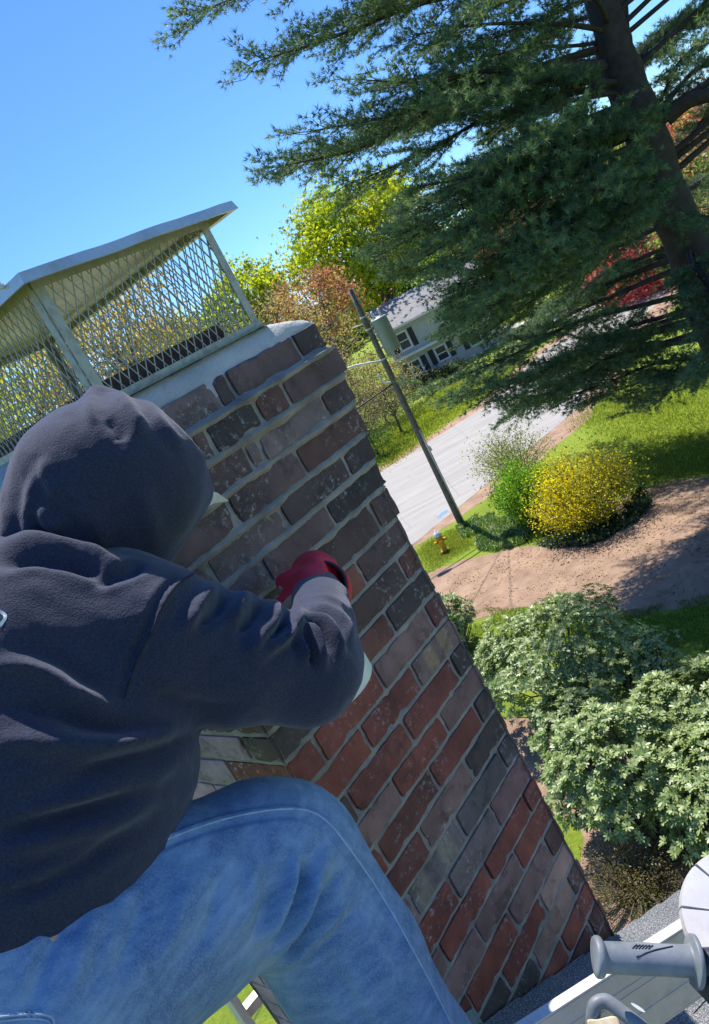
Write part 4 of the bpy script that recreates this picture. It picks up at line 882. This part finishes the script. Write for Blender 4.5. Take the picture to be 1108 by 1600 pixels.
def sdf_mesh(prims, h=.008, k=.03, pad=.05, iters=2, cuts=()):
    """prims: list of (a,b,ra,rb[,k])"""
    lo = np.min([np.minimum(p[0]-p[2], p[1]-p[3]) for p in prims], 0)-pad; hi = np.max([np.maximum(p[0]+p[2], p[1]+p[3]) for p in prims], 0)+pad
    n = np.ceil((hi-lo)/h).astype(int)+1; ax_ = [lo[i]+h*np.arange(n[i]) for i in range(3)]; S = np.full(tuple(n), 9., np.float32)
    for p in prims:
        kk = p[4] if len(p) > 4 else k; l2 = np.minimum(p[0]-p[2], p[1]-p[3])-kk*2-.03; h2 = np.maximum(p[0]+p[2], p[1]+p[3])+kk*2+.03
        sl = tuple(slice(max(0, int((l2[i]-lo[i])/h)), min(n[i], int((h2[i]-lo[i])/h)+2)) for i in range(3))
        X, Y, Z = np.meshgrid(ax_[0][sl[0]], ax_[1][sl[1]], ax_[2][sl[2]], indexing='ij'); d = rcone(np.stack([X, Y, Z], -1), p[0], p[1], p[2], p[3]); S[sl] = smin(S[sl], d, kk)
    if cuts:
        X, Y, Z = np.meshgrid(*ax_, indexing='ij'); Q = np.stack([X, Y, Z], -1)
        for c_, nrm in cuts: S = np.maximum(S, (Q-c_)@(nrm/np.linalg.norm(nrm)))
    V, F = surfnets(S, lo, h)
    return laplace(V, F, iters), F
def laplace(V, F, it, lam=.5):
    a = np.concatenate([F[:, i] for i in range(F.shape[1])]*2); b_ = np.concatenate([F[:, (i+1) % F.shape[1]] for i in range(F.shape[1])]+[F[:, i-1] for i in range(F.shape[1])])
    c_ = np.bincount(a, minlength=len(V))[:, None]
    for _ in range(it):
        s = np.stack([np.bincount(a, V[b_, i], len(V)) for i in range(3)], 1); V = V*(1-lam)+lam*s/np.maximum(c_, 1)
    return V
def subdiv(V, F):
    e = np.sort(np.concatenate([F[:, [i, (i+1) % 4]] for i in range(4)]), 1); u, inv = np.unique(e, axis=0, return_inverse=True); inv = inv.reshape(-1)
    n, m_ = len(V), len(F); ev = V[u].mean(1); fv = V[F].mean(1); V2 = np.concatenate([V, ev, fv]); E_ = [n+inv[i*m_:(i+1)*m_] for i in range(4)]; c_ = n+len(u)+np.arange(m_)
    F2 = np.concatenate([np.stack([F[:, i], E_[i], c_, E_[i-1]], 1) for i in range(4)]); return laplace(V2, F2, 2), F2
def normals(V, F):
    n = np.cross(V[F[:, 2]]-V[F[:, 0]], V[F[:, 3]]-V[F[:, 1]]); N = np.stack([np.bincount(np.concatenate([F[:, i] for i in range(4)]), np.tile(n[:, j], 4), len(V)) for j in range(3)], 1)
    return N/(np.linalg.norm(N, axis=1)[:, None]+1e-12)
def folds(V, F, lines, extra=None):
    """lines: (polyline in view pixels used as a drafting aid, height m, half width px, asym); raises real cloth ridges on the surface"""
    N = normals(V, F); px, dep = PROJ(V); vis = np.clip(-np.einsum('ij,ij->i', N, (V-EYE)/np.linalg.norm(V-EYE, axis=1)[:, None])*4+1., 0, 1)
    D = np.zeros(len(V))
    for ln in lines:
        pts = smooth_path(np.array([(*p, 0) for p in ln[0]], float), max(8, 6*len(ln[0])))[:, :2]; hgt, wid = ln[1]*1.15, ln[2]*.9; best = np.full(len(V), 1e9); tt = np.zeros(len(V)); sd_ = np.zeros(len(V))
        box = (px[:, 0] > pts[:, 0].min()-4*wid) & (px[:, 0] < pts[:, 0].max()+4*wid) & (px[:, 1] > pts[:, 1].min()-4*wid) & (px[:, 1] < pts[:, 1].max()+4*wid); I = np.where(box)[0]
        if not len(I): continue
        q_ = px[I]; bb = np.full(len(I), 1e9); t_ = np.zeros(len(I)); n_ = len(pts)-1
        for i in range(n_):
            a, b2 = pts[i], pts[i+1]; ab = b2-a; t = np.clip(((q_-a)@ab)/(ab@ab+1e-9), 0, 1); dv = q_-a-t[:, None]*ab; d = np.linalg.norm(dv, axis=1); m_ = d < bb
            bb = np.where(m_, d, bb); t_ = np.where(m_, (i+t)/n_, t_)
        env = np.minimum(1, np.minimum(t_+.06, 1.06-t_)/.3); D[I] += hgt*env*(np.exp(-(bb/wid)**2)-.35*np.exp(-((bb-2.0*wid)/wid)**2))
    D *= vis
    if extra is not None: D += extra(V, N, px)
    return V+N*D[:, None]
pr = lambda x, y, t, rpx: (P(x, y, t), rpx*t/FPX)
def chain(pts, k=None):
    q_ = [pr(*p) for p in pts]; return [(a[0], b_[0], a[1], b_[1])+((k,) if k else ()) for a, b_ in zip(q_, q_[1:])]
# joints -------------------------------------------------------
J = dict(head=P(176, 768, 1.04), neck=P(120, 890, 1.06), shR=P(225, 985, .93), elR=P(483, 1048, 1.02), wrR=P(492, 935, 1.24), hdR=P(497, 905, 1.33),
         chest=P(40, 1020, 1.03), belly=P(-10, 1230, 1.0), pelvis=P(-60, 1440, .98), hipR=P(0, 1500, .93), knR=P(462, 1335, 1.08), anR=P(800, 1810, 1.36),
         shL=P(-40, 900, 1.22), elL=P(180, 1080, 1.42), wrL=P(380, 1060, 1.36), hipL=P(-90, 1480, 1.12), knL=P(160, 1700, 1.36))
def on_roof(x, y):
    q_ = np.array([x, y, 0.])-C0; u = q_@E1; return np.array([x, y, EYE[2]+rzz(u)+.005])
kf = J['knR']; footR = on_roof(kf[0]+.03, kf[1]+.02)
J['anR'] = footR+np.array([0, 0, .11])
fL = on_roof(J['knL'][0], J['knL'][1]); J['anL'] = np.array([J['knL'][0]-.05, J['knL'][1]-.02, fL[2]+.1])
if np.dot(J['anL']-C0, E2) > -.05: J['anL'] -= E2*(np.dot(J['anL']-C0, E2)+.12)
if np.dot(J['knL']-C0, E2) > -.02: J['knL'] -= E2*(np.dot(J['knL']-C0, E2)+.08)
j = J
look = P(345, 800, 1.3)-J['head']; look /= np.linalg.norm(look); upv = np.array([0, 0, 1.])+look*.1; upv /= np.linalg.norm(upv); rgt = np.cross(look, upv)
body = [(j['head']+upv*.02, j['head']+look*.015-upv*.03, .080, .072), (j['head']+look*.085-upv*.01, j['head']+look*.1-upv*.03, .010, .014), (j['head']+look*.03-upv*.075, j['head']+look*.02-upv*.08, .03, .03),
        (j['head']+rgt*.082, j['head']+rgt*.085-upv*.03, .012, .01), (j['head']-rgt*.082, j['head']-rgt*.085-upv*.03, .012, .01), (j['head']-upv*.06, j['neck'], .05, .05),
        (j['neck'], j['chest'], .05, .12), (j['chest'], j['belly'], .13, .125), (j['belly'], j['pelvis'], .125, .13), (j['chest']*.5+j['shR']*.5, j['shR'], .05, .045), (j['chest']*.5+j['shL']*.5, j['shL'], .05, .05),
        (j['shR'], j['elR'], .052, .04), (j['elR'], j['wrR'], .04, .027), (j['shL'], j['elL'], .052, .04), (j['elL'], j['wrL'], .04, .027),
        (j['hipR'], j['knR'], .085, .058), (j['knR'], j['anR'], .055, .036), (j['hipL'], j['knL'], .085, .058), (j['knL'], j['anL'], .055, .036)]
def hand(wr, fdir, palm_n, k=1.0):
    """prims of an open, slightly curled hand: wrist, direction of fingers, palm normal"""
    fdir = fdir/np.linalg.norm(fdir); pn = palm_n-fdir*(palm_n@fdir); pn /= np.linalg.norm(pn); sd_ = np.cross(fdir, pn); out = [(wr, wr+fdir*.03, .026*k, .026*k, .012)]
    for i, L in enumerate((.072, .08, .075, .06)):
        b0 = wr+fdir*.085+sd_*(.030-.020*i); out.append((wr+fdir*.02+sd_*(.015-.010*i), b0, .017*k, .013*k, .012))
        a = b0; d = fdir*.85+pn*.5
        for s_ in range(3):
            d = d/np.linalg.norm(d); e = a+d*L*(.45, .32, .23)[s_]; out.append((a, e, .0098*k, .0088*k, .003)); a = e; d = d+pn*.75
    a = wr+fdir*.025+sd_*.022; e = a+(fdir*.5+sd_*.75+pn*.35)*.05; out.append((a, e, .014*k, .012*k, .006)); out.append((e, e+(fdir*.8+pn*.5+sd_*.1)*.035, .0115*k, .01*k, .003))
    return out
fR = (J['hdR']-J['wrR']); fR /= np.linalg.norm(fR); fdR = fR*.7+E2*.55+E1*.12+np.array([0, 0, .25]); palmR = -np.array([0, 0, 1.])*.4+E1*.3+E2*.5
BK = sdf_mesh(body+hand(J['wrR'], fdR, palmR, .8)+hand(J['wrL'], E1*.8+E2*.2+np.array([0, 0, -.1]), np.array([0, 0, -1.])), h=.0065, k=.02, iters=2)
person = mesh('person', BK[0], BK[1], 'skin', None, smooth=True)
tag(person, 'person in dark hooded sweatshirt and blue jeans leaning to the chimney with one red glove', 'person')
# hoodie -------------------------------------------------------
hoodie_pr = chain([(-150, 1010, 1.1, 190), (60, 1040, .98, 150)]) + chain([(40, 1000, 1.02, 130), (150, 1010, .98, 118)], .04) + chain([(20, 1060, .99, 190), (70, 1200, .99, 200)]) + chain([(70, 1200, .99, 205), (60, 1330, .99, 170)]) + chain([(-100, 1100, 1.05, 220), (-90, 1380, 1.0, 200)]) \
    + chain([(60, 1330, .98, 165), (-30, 1430, .96, 150)]) \
    + chain([(200, 975, .95, 88), (238, 995, .935, 98)], .05) + chain([(120, 960, 1.0, 100), (230, 990, .95, 95)], .05) + chain([(238, 995, .935, 98), (360, 1030, .96, 95)], .02) + chain([(360, 1030, .96, 95), (475, 1045, 1.0, 84)], .02) + chain([(478, 1044, 1.0, 84), (484, 1030, 1.03, 80)], .015)
fa = [(486, 1030, 1.04, 76), (500, 985, 1.14, 58), (500, 950, 1.22, 47), (497, 932, 1.28, 42)]
hoodie_pr += chain(fa[:2], .02)+chain(fa[1:3], .01)+chain(fa[2:], .005)
hoodie_pr += chain([(30, 905, 1.05, 62), (180, 915, 1.02, 62)], .03)
hoodie_pr += [(J['shL'], J['elL'], .085, .07), (J['elL'], J['wrL'], .068, .042), (P(0, 980, 1.1), J['shL'], .12, .09)]
Vh, Fh = sdf_mesh(hoodie_pr, h=.0085, k=.03, iters=3)
Vh, Fh = subdiv(Vh, Fh)
HF = [([(302, 897), (275, 915), (252, 950), (238, 985), (215, 1030), (195, 1090)], .0030, 4), ([(290, 893), (262, 915), (240, 950), (225, 985), (203, 1030), (184, 1088)], -.0035, 6),
      ([(335, 915), (318, 935), (300, 962), (290, 985)], .009, 11), ([(352, 930), (345, 950), (330, 968), (315, 975)], -.008, 9), ([(385, 932), (372, 952), (362, 975)], .010, 11), ([(404, 945), (398, 960), (385, 975), (370, 985)], -.009, 9),
      ([(430, 945), (424, 975), (405, 1000), (388, 1022)], .012, 11), ([(462, 962), (455, 985), (432, 1005), (402, 1030)], .012, 10), ([(446, 968), (440, 985), (420, 1000)], -.009, 7),
      ([(466, 962), (474, 990), (478, 1015), (478, 1036)], .010, 8), ([(468, 960), (488, 990), (500, 1018), (508, 1042)], .012, 9), ([(470, 964), (482, 1005), (490, 1035)], -.010, 6), ([(472, 956), (508, 975), (528, 1000), (536, 1022)], .008, 8), ([(470, 962), (500, 985), (516, 1010)], -.008, 6),
      ([(474, 948), (512, 952), (540, 975), (552, 1002)], .007, 7), ([(478, 938), (515, 936), (540, 952)], .006, 6), ([(474, 953), (510, 962), (534, 985)], -.006, 5),
      ([(-10, 856), (40, 848), (95, 862), (150, 872), (190, 888)], .012, 12), ([(0, 885), (55, 874), (110, 882), (160, 902)], -.009, 11), ([(150, 915), (195, 898), (225, 884)], -.007, 9), 
      ([(-10, 1040), (40, 1043), (85, 1062), (120, 1085), (160, 1100)], .011, 16), ([(0, 1095), (70, 1110), (150, 1135), (230, 1140)], -.008, 16), ([(0, 1150), (90, 1165), (190, 1160), (280, 1150)], .007, 16), ([(100, 1215), (180, 1190), (260, 1165), (300, 1150)], -.008, 12), ([(60, 1260), (150, 1240), (230, 1215), (280, 1190)], .006, 14), ([(0, 1330), (90, 1310), (180, 1280), (250, 1235)], .007, 16), ([(0, 1300), (100, 1275), (190, 1245)], -.006, 12), ([(0, 1400), (60, 1385), (130, 1350), (200, 1300)], -.006, 12),
      ([(215, 1080), (300, 1100), (380, 1105)], -.005, 16)]
def hx(V, N, px):
    a = V@np.array([[1., .2, .1], [.1, 1, .3], [.2, .1, 1.]]); w1 = np.stack([fbm(V*6, 21), fbm(V*6, 22), fbm(V*6, 23)], -1)*.12; rd = 1-np.abs(noise((a+w1)*np.array([13, 13, 24]), 31))*2; return .0045*fbm(a*np.array([9, 9, 16]), 3, 3)+.0016*np.clip(rd, 0, 1)**2*np.clip(noise(V*7+4)+.3, 0, 1)+.0008*noise(a*70)
Vh = folds(Vh, Fh, HF, hx)
hoodie = mesh('hoodie', Vh, Fh, 'hoodie', person, smooth=True)
# hood
hood_pr = chain([(160, 755, 1.03, 122), (190, 752, 1.03, 122)], .03) + chain([(158, 628, 1.05, 24), (172, 690, 1.04, 92)], .02) + chain([(120, 775, 1.02, 92), (100, 800, 1.02, 78)], .03) + chain([(215, 740, 1.06, 102), (262, 772, 1.10, 66)], .03) + chain([(262, 772, 1.10, 66), (296, 778, 1.13, 32)], .03) + chain([(246, 828, 1.08, 52), (200, 862, 1.05, 66)], .03) + chain([(80, 830, 1.03, 66), (170, 868, 1.03, 74)], .03) + chain([(262, 800, 1.10, 50), (236, 850, 1.07, 40)], .03) + chain([(158, 613, 1.05, 9), (164, 628, 1.05, 26)], .01) + chain([(225, 632, 1.06, 9), (205, 660, 1.06, 40)], .012) + chain([(70, 760, 1.03, 44), (60, 815, 1.02, 42)], .02)
Vd, Fd = sdf_mesh(hood_pr, h=.0075, k=.03, iters=3, cuts=[(P(300, 826, 1.08), MW@np.array([.82, .57, .22])), (P(284, 684, 1.06), MW@np.array([.75, -.66, .25]))]); Vd, Fd = subdiv(Vd, Fd)
DF = [([(150, 612), (140, 640), (150, 668)], .004, 10), ([(180, 615), (205, 645), (222, 672)], .006, 12), ([(168, 655), (185, 675), (190, 690)], -.006, 14), ([(236, 640), (262, 672), (285, 700)], .004, 9), ([(50, 735), (44, 780), (42, 815), (50, 850)], .004, 10), ([(60, 790), (75, 812), (98, 818)], .007, 12), ([(60, 835), (95, 855), (140, 870)], -.008, 12), ([(95, 770), (70, 745), (75, 715)], .005, 14), ([(160, 860), (150, 820), (120, 785)], .004, 16), ([(250, 860), (232, 800), (222, 760)], .004, 18)]
Vd = folds(Vd, Fd, DF, lambda V, N, px: .006*fbm(V*np.array([10, 10, 8]), 8, 3)+.0014*np.clip(1-np.abs(noise(V*np.array([13, 13, 9])+3, 41))*2.4, 0, 1)**2*np.clip(noise(V*6+2)+.2, 0, 1)+.0007*noise(V*70))
hood = mesh('hood', Vd, Fd, 'hoodie', hoodie, smooth=True)
# cap with visor under the hood
vp = [P(x, y, t) for x, y, t in [(300, 792, 1.10), (318, 764, 1.13), (340, 770, 1.15), (358, 783, 1.165), (335, 786, 1.15), (312, 800, 1.12)]]
nv = np.cross(vp[2]-vp[0], vp[3]-vp[0]); nv /= np.linalg.norm(nv); n = len(vp)
mesh('cap_visor', np.array(vp+[p_+nv*.003 for p_ in vp]), [tuple(range(n))[::-1], tuple(range(n, 2*n))]+[(i, (i+1) % n, n+(i+1) % n, n+i) for i in range(n)], 'visor', person)
# lettering on the back, laid on the cloth
bvh = BVHTree.FromPolygons([Vector(v) for v in Vh.tolist()], Fh.tolist())
def on_cloth(x, y, lift=.0006):
    r = ray(x, y); hit = bvh.ray_cast(Vector(EYE), Vector(r), 3); return None if hit[0] is None else np.array(hit[0])-r*lift
for line in ([(303, 896), (275, 915), (252, 950), (238, 985), (215, 1030), (195, 1090)],):
    s_ = smooth_path([(*p_, 0) for p_ in line], 50)[:, :2]; q_ = [on_cloth(*p_, .0) for p_ in s_]; q_ = np.array([p_ for p_ in q_ if p_ is not None]); MB().tube(q_, .0013, 6, False).build('shoulder_seam', 'seam', hoodie, True)
b = MB()
for st in ([(-22, 976), (-19, 966), (-15, 957)], [(-17, 964), (-10, 957), (-3, 955), (3, 957), (8, 961), (7.5, 967), (4, 972), (0, 978)], [(-48, 966), (-44, 958), (-36, 957), (-32, 963), (-36, 972), (-44, 974), (-48, 966)]):
    s_ = smooth_path([(*p_, 0) for p_ in st], 22)[:, :2]; q_ = [on_cloth(*p_) for p_ in s_]; q_ = [p_ for p_ in q_ if p_ is not None]
    if len(q_) > 3:
        q_ = np.array(q_); T_ = np.gradient(q_, axis=0); V = []; 
        for p_, t_ in zip(q_, T_):
            w_ = np.cross(t_, p_-EYE); w_ /= np.linalg.norm(w_)+1e-12; V += [p_-w_*.0016, p_+w_*.0016]
        b.add(V, [(2*i, 2*i+1, 2*i+3, 2*i+2) for i in range(len(q_)-1)])
if b.V: b.build('lettering', 'trim_white', hoodie)
# jeans -------------------------------------------------------
jp = chain([(-120, 1680, .97, 172), (60, 1570, .97, 156)], .03) + chain([(60, 1570, .97, 156), (260, 1430, 1.0, 130)], .02) + chain([(260, 1430, 1.0, 130), (408, 1350, 1.05, 113)], .02) + chain([(408, 1350, 1.05, 114), (440, 1345, 1.07, 112)], .02)
jp += chain([(444, 1350, 1.075, 112), (545, 1500, 1.13, 98)], .015) + chain([(545, 1500, 1.13, 98), (640, 1680, 1.2, 92)], .02)
an_ = J['anR']; kq = P(640, 1680, 1.2); jp += [(kq, an_+np.array([0, 0, .05]), 92*1.2/FPX, .065)]
jp += [(P(-120, 1540, 1.05), J['knL'], .12, .085), (J['knL'], J['anL']+np.array([0, 0, .04]), .082, .06), (P(-120, 1560, .97), P(-160, 1500, 1.1), .14, .13)]
Vj, Fj = sdf_mesh(jp, h=.0085, k=.025, iters=3); Vj, Fj = subdiv(Vj, Fj)
SE = [(-20, 1470), (75, 1412), (180, 1350), (260, 1312), (340, 1283), (420, 1266), (478, 1266), (512, 1285), (545, 1325), (590, 1390), (640, 1475), (700, 1590), (760, 1720)]
JF = [(SE, .0028, 5), ([(x-3, y+11) for x, y in SE], -.0022, 5),
      ([(512, 1330), (490, 1380), (465, 1430), (440, 1470), (424, 1500)], .009, 11), ([(480, 1350), (468, 1395), (448, 1440), (425, 1478)], -.010, 8), ([(462, 1340), (452, 1390), (432, 1440), (412, 1475)], .008, 10), ([(530, 1360), (510, 1400), (480, 1440), (452, 1478), (436, 1505)], -.009, 8), ([(545, 1400), (520, 1435), (490, 1465), (462, 1492), (440, 1508)], .008, 10), ([(420, 1370), (418, 1410), (405, 1450)], -.005, 10),
      ([(395, 1350), (390, 1400), (370, 1460)], .004, 14), ([(345, 1360), (335, 1420), (310, 1490)], -.004, 14), ([(300, 1370), (280, 1430), (250, 1510)], .004, 16), ([(230, 1390), (210, 1450), (180, 1530)], -.004, 16), ([(160, 1420), (130, 1480), (110, 1560)], .004, 16), ([(100, 1440), (70, 1500), (50, 1570)], -.004, 14),
      ([(560, 1440), (600, 1520), (640, 1600)], .004, 14), ([(500, 1480), (545, 1560), (580, 1620)], -.004, 14), ([(-10, 1588), (40, 1583), (78, 1585), (88, 1600), (95, 1640)], .003, 4)]
Vj = folds(Vj, Fj, JF, lambda V, N, px: .003*fbm(V*np.array([9, 9, 7]), 12, 3)+.0007*noise(V*70))
jeans = mesh('jeans', Vj, Fj, 'denim', person, smooth=True)
bvj = BVHTree.FromPolygons([Vector(v) for v in Vj.tolist()], Fj.tolist())
b = MB()
for line in (SE, [(-10, 1590), (40, 1585), (76, 1587), (86, 1602), (96, 1650)], [(-10, 1597), (38, 1592), (72, 1594), (80, 1606), (88, 1650)]):
    s_ = smooth_path([(*p_, 0) for p_ in line], 60 if len(line) > 6 else 24)[:, :2]; q_ = []
    for p_ in s_:
        r = ray(*p_); hit = bvj.ray_cast(Vector(EYE), Vector(r), 3)
        if hit[0] is not None: q_.append(np.array(hit[0])-r*.0001)
    seg = []
    for p_ in q_:
        if seg and np.linalg.norm(p_-seg[-1]) > .05: break
        seg.append(p_)
    if len(seg) > 3: b.tube(np.array(seg), .0011, 5, False)
b.build('stitching', 'thread', jeans, True)
for an in (J['anR'], J['anL']):
    f0 = an-np.array([0, 0, .03]); fd = E1*.9+E2*.1 if an is J['anR'] else E1*.3+E2*-.4; fd = fd+np.array([0, 0, -.3]); fd /= np.linalg.norm(fd)
    V, F = sdf_mesh([(an+np.array([0, 0, .06]), an, .052, .05), (an, f0+fd*.06, .05, .046), (f0+fd*.06, f0+fd*.17, .046, .036), (f0-fd*.03-np.array([0, 0, .02]), f0+fd*.05-np.array([0, 0, .02]), .036, .036)], h=.008, k=.02)
    mesh('boot', V, F, 'leather', person, smooth=True)
# gloves: right one worn, wide red cuff with black edge
g0 = P(500, 920, 1.30); cuffd = P(492, 893, 1.375)-P(497, 945, 1.27); cuffd /= np.linalg.norm(cuffd)
gl = hand(J['wrR']+E1*.008+fdR/np.linalg.norm(fdR)*.012, fdR, palmR, 1.25)
Vg, Fg = sdf_mesh(gl+[(P(494, 905, 1.36), P(492, 898, 1.40), .046, .044, .01)], h=.005, k=.008, iters=2)
glove = mesh('glove', Vg, Fg, 'glove_red', person, smooth=True)
# flared gauntlet
def ring(c_, ax_, rx, ry, n, up):
    a = np.cross(ax_, up); a /= np.linalg.norm(a); b_ = np.cross(ax_, a); return np.array([c_+rx*math.cos(2*math.pi*i/n)*a+ry*math.sin(2*math.pi*i/n)*b_ for i in range(n)])
vdir = ray(493, 915); gax = -(vdir*.80+np.array([0, 0, -.45])); gax /= np.linalg.norm(gax)
cen = P(493, 922, 1.31); n = 48; Vr = []; prof_g = [(.0, .054, 1), (-.012, .056, 1), (-.03, .055, 1), (-.05, .050, 1), (-.066, .038, 1), (-.074, .018, 1)]
for al, r_, _ in prof_g: Vr.append(ring(cen+gax*al, gax, r_, r_*.93, n, np.array([0, 0, 1.])))
for al, r_ in ((-.05, .046), (-.012, .052), (.0, .0515)): Vr.append(ring(cen+gax*al, gax, r_, r_*.93, n, np.array([0, 0, 1.])))
Vr = np.concatenate(Vr[:6]); Fr = [(i*n+k_, i*n+(k_+1) % n, (i+1)*n+(k_+1) % n, (i+1)*n+k_) for i in range(5) for k_ in range(n)]+[tuple(5*n+k_ for k_ in range(n))[::-1]]
cf = mesh('glove_cuff', Vr, Fr, 'glove_red', glove, smooth=True); sm = cf.modifiers.new('s', 'SOLIDIFY'); sm.thickness = .003
rm = ring(cen+gax*.0015, gax, .0525, .0525*.93, n, np.array([0, 0, 1.])); rm = np.concatenate([rm, rm[:2]]); MB().tube(rm, .0032, 8).build('cuff_edging', 'black_trim', glove, True)
# white bucket held behind the elbow
bk = P(478, 1022, 1.33); bax = np.array([0, 0, 1.])-MW[:, 0]*.12; bax /= np.linalg.norm(bax)
bucket = empty('mortar_bucket', bk-bax*.085, 'white plastic bucket mostly hidden behind the bent elbow', 'bucket')
MB().lathe(bk-bax*.085, bax, [(0, .01), (0, .076), (.004, .079), (.15, .092), (.152, .098), (.165, .098), (.167, .094), (.16, .088), (.012, .074), (.01, .01)], 48).build('pail', 'white_plastic', bucket, True)
hd2 = np.cross(bax, vdir); hd2 /= np.linalg.norm(hd2); MB().tube(smooth_path([bk+bax*.07+hd2*.098, bk+bax*.03+hd2*.085-vdir*.06, bk+bax*.0-vdir*.105, bk+bax*.03-hd2*.085-vdir*.06, bk+bax*.07-hd2*.098], 24), .002, 6).build('handle', 'alu', bucket, True)
print('objects', len(bpy.data.objects))
